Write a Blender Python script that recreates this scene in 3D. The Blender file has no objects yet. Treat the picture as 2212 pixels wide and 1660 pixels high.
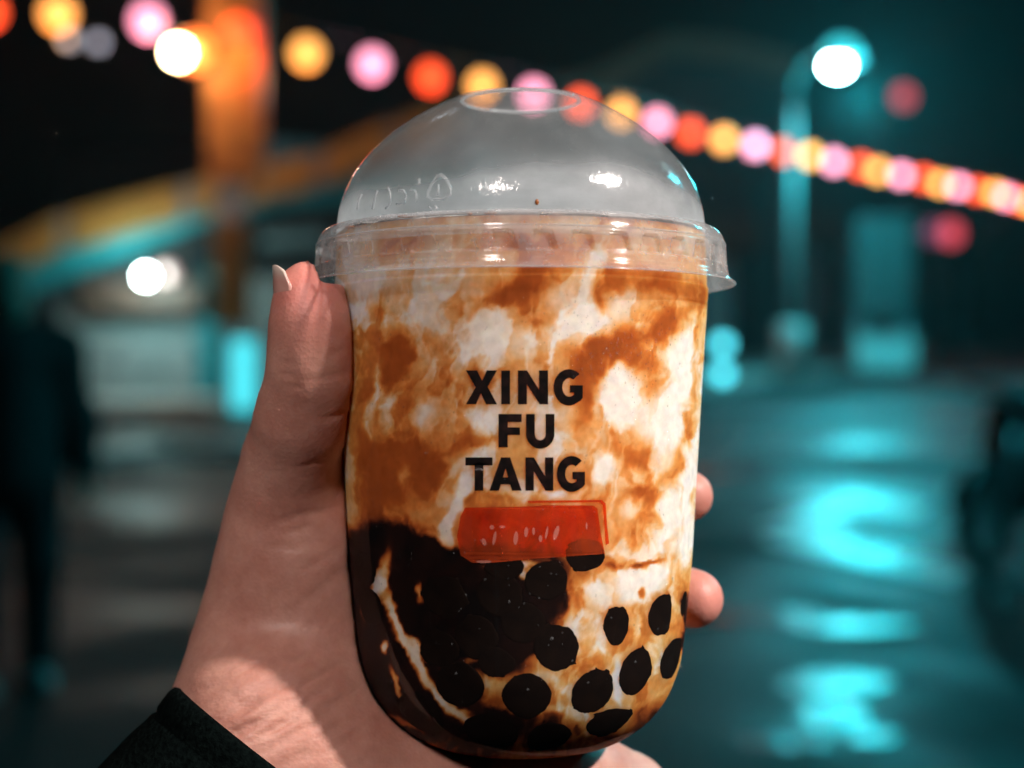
import bpy, bmesh, math, random
import numpy as np
from mathutils import Vector, Matrix, Euler

R = math.radians
random.seed(7)
rng = np.random.default_rng(11)
scene = bpy.context.scene
COL = scene.collection

# ------------------------------------------------------------------ camera
LENS, SENSOR = 60.0, 36.0
PITCH = R(2.41)                      # tipped slightly downwards
CAM = Vector((0.0, 0.0, 1.45))
cam_data = bpy.data.cameras.new("camera")
cam_data.lens = LENS; cam_data.sensor_width = SENSOR
cam_data.clip_start = 0.01; cam_data.clip_end = 500
cam_data.dof.use_dof = True
cam_data.dof.focus_distance = 0.372
cam_data.dof.aperture_fstop = 8.4
cam_data.dof.aperture_blades = 0
cam = bpy.data.objects.new("camera", cam_data)
cam.location = CAM
cam.rotation_euler = (R(90) - PITCH, 0, 0)
COL.objects.link(cam)
scene.camera = cam

# ------------------------------------------------------------------ world, moon, exposure
world = bpy.data.worlds.new("World"); scene.world = world; world.use_nodes = True
wn = world.node_tree.nodes; wl = world.node_tree.links
sky = wn.new("ShaderNodeTexSky"); sky.sky_type = 'NISHITA'; sky.sun_disc = False
sky.sun_elevation = R(-3.0); sky.sun_rotation = R(200); sky.air_density = 1.6; sky.ozone_density = 4.0
bg = wn["Background"]; bg.inputs[1].default_value = 0.025
wl.new(sky.outputs[0], bg.inputs[0])
moon_d = bpy.data.lights.new("moon", 'SUN'); moon_d.energy = 0.01; moon_d.angle = R(0.5); moon_d.color = (0.8, 0.9, 1.0)
moon = bpy.data.objects.new("moon", moon_d); moon.rotation_euler = (R(50), 0, R(200)); COL.objects.link(moon)
vs = scene.view_settings
vs.view_transform = 'Standard'; vs.look = 'None'; vs.exposure = 0.0; vs.gamma = 1.0; vs.use_curve_mapping = False
scene.cycles.use_denoising = True
scene.cycles.transparent_max_bounces = 16
scene.cycles.max_bounces = 5
scene.cycles.diffuse_bounces = 2
scene.cycles.glossy_bounces = 3
scene.cycles.volume_bounces = 0
scene.cycles.use_adaptive_sampling = True
scene.cycles.adaptive_threshold = 0.03
scene.cycles.sample_clamp_indirect = 6.0
scene.cycles.caustics_reflective = False
scene.cycles.caustics_refractive = False

# ------------------------------------------------------------------ layout helpers (photo measured in a 2212 x 1660 frame)
FPX = LENS / SENSOR * 2212.0
RIGHT = Vector((1, 0, 0)); FWD = Vector((0, math.cos(PITCH), -math.sin(PITCH))); UP = Vector((0, math.sin(PITCH), math.cos(PITCH)))
def ray(px, py):
    return FWD + RIGHT * ((px - 1106) / FPX) + UP * ((830 - py) / FPX)
def near(px, py, d):                 # point at depth d along the view axis
    return CAM + ray(px, py) * d
def at(px, py, Y):                   # point on the upright plane y = Y
    v = ray(px, py); return CAM + v * (Y / v.y)
def on_ground(px, py, z=0.0):
    v = ray(px, py); return CAM + v * ((z - CAM.z) / v.z)

# ------------------------------------------------------------------ mesh helpers
def tag(o, label=None, cat=None, group=None, kind=None):
    if label: o["label"] = label
    if cat: o["category"] = cat
    if group: o["group"] = group
    if kind: o["kind"] = kind
    return o
def link(name, me, mat=None, parent=None, smooth=True):
    o = bpy.data.objects.new(name, me); COL.objects.link(o)
    if mat: me.materials.append(mat)
    if parent: o.parent = parent
    if smooth and len(me.polygons): me.polygons.foreach_set("use_smooth", [True] * len(me.polygons))
    return o
def mesh(name, verts, faces, mat=None, parent=None, smooth=True):
    me = bpy.data.meshes.new(name)
    me.from_pydata([tuple(map(float, v)) for v in verts], [], [tuple(map(int, f)) for f in faces]); me.update()
    return link(name, me, mat, parent, smooth)
def empty(name, loc=(0, 0, 0), rot=(0, 0, 0)):
    o = bpy.data.objects.new(name, None); o.location = loc; o.rotation_euler = rot; o.empty_display_size = 0.05
    COL.objects.link(o); return o
def bm_obj(name, bm, mat, parent=None, smooth=False):
    me = bpy.data.meshes.new(name); bm.to_mesh(me); bm.free(); me.update()
    return link(name, me, mat, parent, smooth)
def add_box(bm, x0, x1, y0, y1, z0, z1, bevel=0.0):
    r = bmesh.ops.create_cube(bm, size=1.0)
    vs_ = r["verts"]
    bmesh.ops.scale(bm, vec=(x1 - x0, y1 - y0, z1 - z0), verts=vs_)
    bmesh.ops.translate(bm, vec=((x0 + x1) / 2, (y0 + y1) / 2, (z0 + z1) / 2), verts=vs_)
    if bevel:
        es = list({e for v in vs_ for e in v.link_edges})
        bmesh.ops.bevel(bm, geom=es, offset=bevel, segments=2, affect='EDGES', profile=0.5)
def box(name, x0, x1, y0, y1, z0, z1, mat, parent=None, bevel=0.0):
    bm = bmesh.new(); add_box(bm, x0, x1, y0, y1, z0, z1, bevel)
    return bm_obj(name, bm, mat, parent)
def pbox(name, px0, px1, py0, py1, Y, depth, mat, parent=None, bevel=0.01):
    a = at(px0, py1, Y); b = at(px1, py0, Y)
    return box(name, a.x, b.x, Y, Y + depth, max(a.z, 0.0), b.z, mat, parent, bevel)
def tube(name, pts, rads, mat, parent=None, seg=16, caps=True, closed=False):
    pts = [Vector(p) for p in pts]; n = len(pts)
    if not hasattr(rads, '__len__'): rads = [rads] * n
    V = []; F = []
    prev = None
    for i, p in enumerate(pts):
        if closed: t = (pts[(i + 1) % n] - pts[i - 1]).normalized()
        else: t = (pts[min(i + 1, n - 1)] - pts[max(i - 1, 0)]).normalized()
        if prev is None:
            a = Vector((0, 0, 1)) if abs(t.z) < 0.9 else Vector((1, 0, 0))
            u = t.cross(a).normalized()
        else:
            u = (prev - t * prev.dot(t)).normalized()
        prev = u; w = t.cross(u)
        for k in range(seg):
            c = 2 * math.pi * k / seg
            V.append(p + (u * math.cos(c) + w * math.sin(c)) * rads[i])
    m = n if closed else n - 1
    for i in range(m):
        for k in range(seg):
            a = i * seg + k; b = i * seg + (k + 1) % seg; j = (i + 1) % n
            F.append((a, b, j * seg + (k + 1) % seg, j * seg + k))
    if caps and not closed:
        F.append(tuple(range(seg))[::-1]); F.append(tuple((n - 1) * seg + k for k in range(seg)))
    return mesh(name, V, F, mat, parent)
def lathe(name, prof, mat, parent=None, seg=96, fn=None):
    V = []; F = []
    for (r, z) in prof:
        for k in range(seg):
            a = 2 * math.pi * k / seg
            rr, zz = (r, z) if fn is None else fn(r, z, a)
            V.append((rr * math.cos(a), rr * math.sin(a), zz))
    for i in range(len(prof) - 1):
        for k in range(seg):
            F.append((i * seg + k, i * seg + (k + 1) % seg, (i + 1) * seg + (k + 1) % seg, (i + 1) * seg + k))
    return mesh(name, V, F, mat, parent)
def smooth_profile(pts, n=60):
    """Catmull-Rom through (r, z) points."""
    P = [np.array(p, float) for p in pts]; P = [2 * P[0] - P[1]] + P + [2 * P[-1] - P[-2]]
    out = []
    per = max(2, n // (len(P) - 3))
    for i in range(1, len(P) - 2):
        for s in range(per):
            t = s / per
            out.append(0.5 * (2 * P[i] + (P[i + 1] - P[i - 1]) * t + (2 * P[i - 1] - 5 * P[i] + 4 * P[i + 1] - P[i + 2]) * t * t
                              + (3 * P[i] - P[i - 1] - 3 * P[i + 1] + P[i + 2]) * t ** 3))
    out.append(P[-2])
    return [(max(0.0, float(q[0])), float(q[1])) for q in out]

# numpy value noise
_LAT = rng.random((64, 64, 64)).astype(np.float32)
def vnoise(x, y, z):
    x, y, z = np.broadcast_arrays(np.asarray(x, np.float32), np.asarray(y, np.float32), np.asarray(z, np.float32))
    xi = np.floor(x).astype(int); yi = np.floor(y).astype(int); zi = np.floor(z).astype(int)
    fx = x - xi; fy = y - yi; fz = z - zi
    fx = fx * fx * (3 - 2 * fx); fy = fy * fy * (3 - 2 * fy); fz = fz * fz * (3 - 2 * fz)
    def L(a, b, c): return _LAT[(xi + a) & 63, (yi + b) & 63, (zi + c) & 63]
    x00 = L(0, 0, 0) * (1 - fx) + L(1, 0, 0) * fx; x10 = L(0, 1, 0) * (1 - fx) + L(1, 1, 0) * fx
    x01 = L(0, 0, 1) * (1 - fx) + L(1, 0, 1) * fx; x11 = L(0, 1, 1) * (1 - fx) + L(1, 1, 1) * fx
    return (x00 * (1 - fy) + x10 * fy) * (1 - fz) + (x01 * (1 - fy) + x11 * fy) * fz
def fbm(x, y, z=0.0, oct=4, gain=0.5):
    s = 0.0; a = 1.0; t = 0.0; f = 1.0
    for i in range(oct):
        s = s + a * (vnoise(x * f + 17.3 * i, y * f + 5.1 * i, z * f + 9.7 * i) * 2 - 1); t += a; a *= gain; f *= 2.03
    return s / t

# naive surface nets
def surface_nets(f, org, h):
    nx, ny, nz = f.shape
    ins = f < 0
    shp = (nx - 1, ny - 1, nz - 1)
    acc = np.zeros(shp + (3,), np.float32); cnt = np.zeros(shp, np.float32)
    C = [(a, b, c) for a in (0, 1) for b in (0, 1) for c in (0, 1)]
    sl = lambda c: tuple(slice(c[i], c[i] + shp[i]) for i in range(3))
    for a in C:
        for ax in range(3):
            if a[ax]: continue
            b = list(a); b[ax] = 1; b = tuple(b)
            m = ins[sl(a)] != ins[sl(b)]
            if not m.any(): continue
            fa = f[sl(a)][m]; fb = f[sl(b)][m]
            t = fa / (fa - fb)
            p = np.tile(np.array(a, np.float32), (len(t), 1)); p[:, ax] += t
            acc[m] += p; cnt[m] += 1
    act = cnt > 0
    idx = -np.ones(shp, np.int64); idx[act] = np.arange(act.sum())
    ijk = np.argwhere(act)
    V = (ijk + acc[act] / cnt[act][:, None]) * h + np.array(org)
    Fs = []
    for ax in range(3):
        u, v = (ax + 1) % 3, (ax + 2) % 3
        s0 = [slice(None)] * 3; s0[ax] = slice(0, -1); s1 = [slice(None)] * 3; s1[ax] = slice(1, None)
        a = ins[tuple(s0)]; b = ins[tuple(s1)]
        E = np.argwhere(a != b)
        ok = (E[:, u] > 0) & (E[:, v] > 0) & (E[:, u] < f.shape[u] - 1) & (E[:, v] < f.shape[v] - 1)
        E = E[ok]
        flip = a[tuple(E.T)]
        def cell(du, dv):
            q = E.copy(); q[:, u] -= du; q[:, v] -= dv; return idx[tuple(q.T)]
        q = np.stack([cell(1, 1), cell(0, 1), cell(0, 0), cell(1, 0)], 1)
        q[~flip] = q[~flip][:, ::-1]
        Fs.append(q)
    return V, np.concatenate(Fs)
def smin(a, b, k):
    hh = np.maximum(k - np.abs(a - b), 0) / k
    return np.minimum(a, b) - hh * hh * k * 0.25
def capsule(P, a, b, ra, rb):
    a = np.array(a, np.float32); b = np.array(b, np.float32); ba = b - a
    pa = [P[i] - a[i] for i in range(3)]
    t = np.clip((pa[0] * ba[0] + pa[1] * ba[1] + pa[2] * ba[2]) / max(float(ba @ ba), 1e-12), 0, 1)
    return np.sqrt(sum((pa[i] - t * ba[i]) ** 2 for i in range(3))) - (ra + (rb - ra) * t)
def laplace(V, F, it=2, lam=0.5):
    n = len(V)
    for _ in range(it):
        s = np.zeros_like(V); c = np.zeros(n)
        for k in range(4):
            a = F[:, k]; b = F[:, (k + 1) % 4]
            np.add.at(s, a, V[b]); np.add.at(c, a, 1); np.add.at(s, b, V[a]); np.add.at(c, b, 1)
        V = V + lam * (s / np.maximum(c, 1)[:, None] - V)
    return V

# ------------------------------------------------------------------ materials
def mat_new(name):
    m = bpy.data.materials.new(name); m.use_nodes = True
    return m, m.node_tree.nodes, m.node_tree.links, m.node_tree.nodes["Principled BSDF"]
def paint(name, col, rough=0.5, metal=0.0, var=0.25, scale=8.0, bump=0.15, spec=0.5):
    m, n, l, b = mat_new(name)
    tc = n.new("ShaderNodeTexCoord"); ns = n.new("ShaderNodeTexNoise"); ns.inputs["Scale"].default_value = scale; ns.inputs["Detail"].default_value = 6
    l.new(tc.outputs["Object"], ns.inputs["Vector"])
    rp = n.new("ShaderNodeValToRGB")
    rp.color_ramp.elements[0].position = 0.3; rp.color_ramp.elements[1].position = 0.7
    rp.color_ramp.elements[0].color = tuple(c * (1 - var) for c in col) + (1,)
    rp.color_ramp.elements[1].color = tuple(min(1, c * (1 + var)) for c in col) + (1,)
    l.new(ns.outputs["Fac"], rp.inputs[0]); l.new(rp.outputs[0], b.inputs["Base Color"])
    b.inputs["Roughness"].default_value = rough; b.inputs["Metallic"].default_value = metal
    b.inputs["Specular IOR Level"].default_value = spec
    bp = n.new("ShaderNodeBump"); bp.inputs["Strength"].default_value = bump; bp.inputs["Distance"].default_value = 0.01
    l.new(ns.outputs["Fac"], bp.inputs["Height"]); l.new(bp.outputs[0], b.inputs["Normal"])
    return m
def glow(name, col, strength):
    m, n, l, b = mat_new(name)
    b.inputs["Base Color"].default_value = tuple(col) + (1,)
    b.inputs["Emission Color"].default_value = tuple(col) + (1,); b.inputs["Emission Strength"].default_value = strength
    m.cycles.emission_sampling = "NONE"
    return m
def point_light(name, loc, power, col, radius, parent=None, spot=None, aim=None):
    d = bpy.data.lights.new(name, 'SPOT' if spot else 'POINT')
    d.energy = power; d.color = col; d.shadow_soft_size = radius
    o = bpy.data.objects.new(name, d); COL.objects.link(o)
    if parent: o.parent = parent
    o.location = loc
    if spot:
        d.spot_size = R(spot); d.spot_blend = 0.6
        o.rotation_euler = Vector(aim).to_track_quat('-Z', 'Y').to_euler()
    return o

M_asphalt, n, l, b = mat_new("wet_asphalt")
tc = n.new("ShaderNodeTexCoord")
n1 = n.new("ShaderNodeTexNoise"); n1.inputs["Scale"].default_value = 0.55; n1.inputs["Detail"].default_value = 5; n1.inputs["Distortion"].default_value = 0.8
n2 = n.new("ShaderNodeTexNoise"); n2.inputs["Scale"].default_value = 90; n2.inputs["Detail"].default_value = 3
n3 = n.new("ShaderNodeTexNoise"); n3.inputs["Scale"].default_value = 6.0; n3.inputs["Detail"].default_value = 4
for q in (n1, n2, n3): l.new(tc.outputs["Object"], q.inputs["Vector"])
rr = n.new("ShaderNodeMapRange"); rr.inputs["From Min"].default_value = 0.40; rr.inputs["From Max"].default_value = 0.60
rr.inputs["To Min"].default_value = 0.46; rr.inputs["To Max"].default_value = 0.75
l.new(n1.outputs["Fac"], rr.inputs["Value"]); l.new(rr.outputs[0], b.inputs["Roughness"])
rp = n.new("ShaderNodeValToRGB"); rp.color_ramp.elements[0].color = (0.028, 0.027, 0.027, 1); rp.color_ramp.elements[1].color = (0.075, 0.072, 0.07, 1)
l.new(n3.outputs["Fac"], rp.inputs[0]); l.new(rp.outputs[0], b.inputs["Base Color"])
mx = n.new("ShaderNodeMath"); mx.operation = 'MULTIPLY_ADD'; mx.inputs[1].default_value = 0.25
l.new(n2.outputs["Fac"], mx.inputs[0]); l.new(n3.outputs["Fac"], mx.inputs[2])
b.inputs["Specular IOR Level"].default_value = 0.2
bp = n.new("ShaderNodeBump"); bp.inputs["Strength"].default_value = 0.25; bp.inputs["Distance"].default_value = 0.02
l.new(mx.outputs[0], bp.inputs["Height"]); l.new(bp.outputs[0], b.inputs["Normal"])

M_paving = paint("pale_paving", (0.32, 0.31, 0.30), 0.45, scale=3)
M_kerb = paint("kerb_stone", (0.42, 0.42, 0.40), 0.5, scale=6)
M_line = paint("road_paint", (0.70, 0.70, 0.66), 0.35, scale=12, var=0.15)
M_orange = paint("orange_paint", (0.55, 0.24, 0.055), 0.5, scale=4)
M_teal = paint("teal_paint", (0.012, 0.26, 0.30), 0.45, scale=4)
M_white = paint("white_paint", (0.70, 0.70, 0.68), 0.45, scale=4, var=0.1)
M_greywall = paint("grey_render", (0.30, 0.31, 0.31), 0.7, scale=2)
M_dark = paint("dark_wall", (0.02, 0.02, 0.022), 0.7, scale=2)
M_brown = paint("brown_timber", (0.10, 0.045, 0.03), 0.6, scale=5)
M_redroof = paint("red_tile", (0.25, 0.06, 0.03), 0.6, scale=3)
M_metal = paint("galvanised_metal", (0.35, 0.37, 0.38), 0.35, 0.6, scale=10, var=0.1)
M_black = paint("black_plastic", (0.012, 0.012, 0.013), 0.35, scale=20)
M_rubber = paint("tyre_rubber", (0.015, 0.015, 0.015), 0.8, scale=30)
M_shutter = paint("shutter_metal", (0.34, 0.36, 0.36), 0.5, scale=5)

TEAL_LIGHT = (0.03, 0.80, 0.95)

# ================================================================== THE STREET
def sheet(name, x0, x1, y0, y1, z, mat):
    return mesh(name, [(x0, y0, z), (x1, y0, z), (x1, y1, z), (x0, y1, z)], [(0, 1, 2, 3)], mat, None, False)
road = sheet("road", -150, 150, -60, 260, 0.0, M_asphalt); tag(road, kind="structure")

# left pavement in front of the pavilion: a raised slab with a kerb
p0 = on_ground(0, 985)
lp = box("pavement", -60, -1.2, 17.3, 24.0, -0.05, 0.12, M_paving); tag(lp, kind="structure")
lk = box("kerb", -60, -1.2, 17.0, 17.3, -0.05, 0.13, M_kerb); tag(lk, kind="structure")
# far pavement running away to the right
A = on_ground(1440, 858); B = on_ground(2300, 752)
dirv = (B - A).normalized(); nrm = Vector((-dirv.y, dirv.x, 0))
def strip(name, off0, off1, z1, mat, ext0=30, ext1=120):
    a = A - dirv * ext0; c = B + dirv * ext1
    q = [a + nrm * off0, c + nrm * off0, c + nrm * off1, a + nrm * off1]
    V = [(p.x, p.y, -0.05) for p in q] + [(p.x, p.y, z1) for p in q]
    return tag(mesh(name, V, [(3, 2, 1, 0), (4, 5, 6, 7), (0, 1, 5, 4), (1, 2, 6, 5), (2, 3, 7, 6), (3, 0, 4, 7)], mat, None, False), kind="structure")
strip("kerb", 0.0, 0.35, 0.13, M_kerb)
strip("pavement", 0.35, 6.0, 0.12, M_paving)

# road paint: a worn chevron on the wet asphalt
def ground_quad(name, P4, mat, z=0.004, label=None):
    q = [on_ground(*p, z) for p in P4]
    return mesh(name, q, [(0, 1, 2, 3)], mat, None, False)
chev = [on_ground(*p, 0.004) for p in [(1635, 1140), (1830, 1062), (2010, 1090), (1985, 1118), (1850, 1100), (1720, 1150), (2090, 1228), (2060, 1262), (1655, 1172)]]
o = mesh("road_marking", chev, [(0, 1, 4, 5), (1, 2, 3, 4), (0, 5, 8), (5, 6, 7, 8)], M_line, None, False); tag(o, kind="structure")

# puddles: thin sheets of standing water with ragged shores
M_water, n, l, b = mat_new("puddle_water")
b.inputs["Base Color"].default_value = (0.012, 0.014, 0.014, 1); b.inputs["Roughness"].default_value = 0.26
tc = n.new("ShaderNodeTexCoord"); ns = n.new("ShaderNodeTexNoise"); ns.inputs["Scale"].default_value = 9; ns.inputs["Detail"].default_value = 3; l.new(tc.outputs["Object"], ns.inputs["Vector"])
bp = n.new("ShaderNodeBump"); b.inputs["Specular IOR Level"].default_value = 0.22
bp.inputs["Strength"].default_value = 0.45; bp.inputs["Distance"].default_value = 0.03; l.new(ns.outputs["Fac"], bp.inputs["Height"]); l.new(bp.outputs[0], b.inputs["Normal"])
def puddle(px, py, rx, ry, seed):
    V = []
    for k in range(64):
        a = 2 * math.pi * k / 64
        w_ = 1 + 0.35 * float(fbm(np.array([math.cos(a) * 1.3 + seed]), np.array([math.sin(a) * 1.3]), seed, 4)[0])
        V.append(on_ground(px + rx * w_ * math.cos(a), py + ry * w_ * math.sin(a), 0.006))
    V = V[::-1]
    return tag(mesh("puddle", V, [tuple(range(64))], M_water, None, False), kind="structure")
for i_, (x_, y_, rx_, ry_) in enumerate([(1790, 1475, 120, 22), (1800, 1545, 75, 34), (1690, 1600, 100, 16), (1900, 1590, 60, 14), (1790, 1085, 130, 13), (1735, 1150, 110, 13), (1930, 1195, 150, 14), (1620, 1330, 160, 16), (1880, 960, 260, 12), (1480, 1020, 180, 14), (1850, 1350, 150, 12), (2050, 905, 160, 9)]):
    puddle(x_, y_, rx_, ry_, 3.1 + 5.3 * i_)

# ------------------------------------------------------------------ pavilion with gable boards on the left
YP = 22.5
pav = empty("market_pavilion", at(300, 930, YP) * 1.0)
pav.location.z = 0.0
def pv(o):                      # keep world coordinates under the Empty
    o.parent = pav; o.matrix_parent_inverse = Matrix.Translation(-pav.location); return o
tag(pav, "market pavilion with orange gable boards over a teal fascia and grey shutter", "building")
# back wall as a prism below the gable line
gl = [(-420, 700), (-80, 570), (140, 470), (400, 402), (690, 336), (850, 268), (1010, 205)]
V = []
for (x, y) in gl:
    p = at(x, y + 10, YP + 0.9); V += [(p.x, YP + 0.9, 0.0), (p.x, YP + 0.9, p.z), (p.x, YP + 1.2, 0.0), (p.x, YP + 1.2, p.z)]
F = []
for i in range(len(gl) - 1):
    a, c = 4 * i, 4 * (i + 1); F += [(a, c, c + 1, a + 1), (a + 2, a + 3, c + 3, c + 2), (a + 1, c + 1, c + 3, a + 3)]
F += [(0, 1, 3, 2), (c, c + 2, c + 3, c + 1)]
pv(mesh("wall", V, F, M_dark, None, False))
def beam(name, p, q, h, Y, depth, mat):
    """slanted board between two photo points, h pixels deep"""
    a0 = at(p[0], p[1] - h / 2, Y); a1 = at(p[0], p[1] + h / 2, Y); b0 = at(q[0], q[1] - h / 2, Y); b1 = at(q[0], q[1] + h / 2, Y)
    V = [a1, b1, b0, a0]; V = [(v.x, Y, v.z) for v in V] + [(v.x, Y + depth, v.z) for v in V]
    return mesh(name, V, [(0, 1, 2, 3), (7, 6, 5, 4), (0, 4, 5, 1), (1, 5, 6, 2), (2, 6, 7, 3), (3, 7, 4, 0)], mat, None, False)
M_joint = paint("joint_grey", (0.28, 0.25, 0.26), 0.6)
for i in range(len(gl) - 1):
    p, q = gl[i], gl[i + 1]
    pv(beam("gable_board", (p[0] + 14, p[1] + 30 - 3), (q[0] - 14, q[1] + 30 + 3), 78, YP, 0.12, M_orange))
for p in gl[1:]:
    pv(beam("joint_strip", (p[0] - 16, p[1] + 33), (p[0] + 16, p[1] + 27), 74, YP + 0.03, 0.10, M_joint))
fl = [(-60, 665), (60, 605), (250, 527), (450, 448), (600, 420), (760, 402), (1000, 390)]
for i in range(len(fl) - 1):
    pv(beam("fascia_board", (fl[i][0] + 1, fl[i][1]), (fl[i + 1][0] - 1, fl[i + 1][1]), 62, YP + 0.2, 0.1, M_teal))
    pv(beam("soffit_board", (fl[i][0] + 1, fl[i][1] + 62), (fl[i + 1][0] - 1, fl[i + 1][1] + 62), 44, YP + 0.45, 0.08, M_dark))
# shutter slats
sx0, sx1 = 165, 425
for k in range(11):
    y1 = 905 - k * 24; pv(pbox("shutter_slat", sx0, sx1, y1 - 22, y1, YP + 0.75, 0.06, M_shutter, None, 0.01))
pv(pbox("shutter_frame", 428, 470, 560, 905, YP + 0.6, 0.2, M_teal))
pv(pbox("shutter_frame", 128, 162, 560, 905, YP + 0.6, 0.2, M_greywall))
pv(pbox("awning", 178, 430, 605, 672, YP + 0.35, 0.45, M_brown))
pv(pbox("wall_panel", 545, 720, 600, 900, YP + 0.7, 0.1, M_greywall))
pv(pbox("wall_panel", 566, 700, 448, 530, YP + 0.7, 0.1, M_greywall))
pv(box("step", at(150, 940, YP).x, at(540, 940, YP).x, YP - 1.0, YP + 0.3, 0.11, 0.34, M_white, None, 0.02))
pv(box("step", at(-600, 940, YP).x, at(148, 940, YP).x, YP - 1.0, YP + 0.3, 0.11, 0.30, M_paving, None, 0.02))

# gate pillar
YG = 20.0
gp = empty("gate_pillar", (at(500, 900, YG).x, YG, 0.12))
tag(gp, "tall orange pillar with pale bands beside the pavilion", "pillar")
def gpar(o): o.parent = gp; o.matrix_parent_inverse = Matrix.Translation(-gp.location); return o
gpar(pbox("sign_board", 446, 562, -160, 392, YG, 0.35, M_orange))
gpar(pbox("cap_band", 466, 526, 394, 478, YG + 0.05, 0.3, M_white))
gpar(pbox("shaft", 462, 528, 480, 700, YG + 0.04, 0.32, M_orange))
gpar(pbox("plinth", 478, 560, 702, 915, YG + 0.02, 0.36, M_white))
gpar(pbox("light_panel", 500, 548, 735, 885, YG - 0.04, 0.055, glow("cyan_panel", (0.08, 0.75, 0.85), 1.3)))
gpar(pbox("bracket", 380, 446, 120, 132, YG + 0.1, 0.06, M_black))

# flood bulb on the pillar, orange-rimmed
def uv(name, r, mat, parent, loc=(0, 0, 0), seg=20, rings=12, sc=(1, 1, 1)):
    V = [(0, 0, r * sc[2])]; F = []
    for i in range(1, rings):
        t = math.pi * i / rings
        for k in range(seg):
            a = 2 * math.pi * k / seg; V.append((r * math.sin(t) * math.cos(a) * sc[0], r * math.sin(t) * math.sin(a) * sc[1], r * math.cos(t) * sc[2]))
    V.append((0, 0, -r * sc[2]))
    for k in range(seg): F.append((0, 1 + k, 1 + (k + 1) % seg))
    for i in range(rings - 2):
        for k in range(seg):
            a = 1 + i * seg + k; c = 1 + i * seg + (k + 1) % seg; F.append((a, a + seg, c + seg, c))
    e = len(V) - 1; s0 = 1 + (rings - 2) * seg
    for k in range(seg): F.append((e, s0 + (k + 1) % seg, s0 + k))
    o = mesh(name, V, F, mat, parent); o.location = loc; return o

fb = empty("flood_bulb", at(385, 114, YG - 0.4)); tag(fb, "dazzling white bulb with orange glow on the orange pillar", "lamp")
uv("bulb", 0.11, glow("bulb_white", (1.0, 0.72, 0.38), 80), fb)
uv("shade_globe", 0.20, glow("bulb_orange", (1.0, 0.20, 0.035), 4.0), fb, (0.12, 0.38, 0.07))
lathe("socket", [(0.0, 0.36), (0.05, 0.36), (0.06, 0.2), (0.09, 0.18)], M_black, fb, 16)
point_light("bulb_light", (0.1, -1.0, -0.2), 13, (1.0, 0.32, 0.07), 0.2, fb)

wb = empty("pavilion_lamp", at(315, 597, YP - 0.1)); tag(wb, "small round white lamp under the teal fascia", "lamp")
uv("globe", 0.065, glow("lamp_white", (0.85, 1.0, 0.98), 80), wb)
lathe("fitting", [(0.0, 0.16), (0.03, 0.16), (0.04, 0.07), (0.06, 0.055)], M_metal, wb, 16)
point_light("globe_light", (0, -0.25, -0.05), 75, (0.5, 1.0, 0.98), 0.12, wb)
wb2 = empty("unlit_lamp", at(362, 590, YP + 0.05)); tag(wb2, "dim pinkish lamp beside the round white lamp", "lamp")
uv("globe", 0.11, glow("lamp_dim", (0.8, 0.45, 0.42), 0.9), wb2)

# ------------------------------------------------------------------ lantern string
LANT = [(-28, 25, 'r'), (125, 30, 'y'), (320, 45, 'p'), (517, 68, 'r'), (662, 115, 'y'), (804, 138, 'p'), (930, 167, 'r'), (1042, 185, 'y'), (1153, 203, 'p'),
        (1255, 224, 'r'), (1343, 245, 'y'), (1420, 265, 'p'), (1492, 288, 'r'), (1564, 302, 'y'), (1631, 315, 'p'), (1694, 328, 'r'), (1750, 337, 'y'),
        (1802, 350, 'p'), (1859, 359, 'r'), (1897, 370, 'y'), (1947, 379, 'p'), (1995, 386, 'r'), (2032, 397, 'y'), (2070, 403, 'p'), (2112, 412, 'r'),
        (2148, 417, 'y'), (2174, 426, 'p'), (2203, 434, 'r'), (2226, 440, 'y'), (2250, 446, 'p')]
ORD = "first second third fourth fifth sixth seventh eighth ninth tenth eleventh".split()
LC = {'r': ((1.0, 0.085, 0.02), "red orange"), 'y': ((1.0, 0.42, 0.09), "amber yellow"), 'p': ((1.0, 0.34, 0.50), "pink")}
cnt = {'r': 0, 'y': 0, 'p': 0}
pts = []
for i, (x, y, c) in enumerate(LANT):
    k = i - 4
    Y = 21.4 + 1.4 * k if k >= 0 else 20.2 + 0.35 * k
    p = at(x, y, Y); pts.append(p + Vector((0, 0, 0.26)))
    col, word = LC[c]
    st = (3.2 + max(0, k) * 0.28) * {'r': 0.9, 'y': 0.95, 'p': 1.0}[c]
    o = empty("globe_lantern", p)
    tag(o, f"{word} globe lantern, {ORD[cnt[c]]} of its colour along the string from the frame's pillar side", "lantern", "lanterns on the string across the street")
    cnt[c] += 1
    uv("globe", 0.165, glow(f"lantern_{c}_{i}", col, st), o, seg=16, rings=10)
    lathe("cap", [(0.0, 0.20), (0.03, 0.20), (0.035, 0.15), (0.05, 0.125)], M_black, o, 10)
    tube("hanger", [(0, 0, 0.19), (0, 0, 0.26)], 0.006, M_black, o, 6)
    if i < 9 or i in (10, 12): point_light("globe_light", (0, 0, -0.3) if i < 9 else (0, 0.3, 0.3), 14 if i < 9 else 60, tuple(0.25 * 1 + 0.75 * q for q in col) if c == 'p' else col, 0.15, o)
pts = [at(-140, 20, 18.5) + Vector((0, 0, .26))] + pts + [at(2330, 462, 60) + Vector((0, 0, .26))]
o = tube("lantern_cable", pts, 0.012, M_black, None, 6); tag(o, "dark cable carrying the coloured globe lanterns", "cable")
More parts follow.
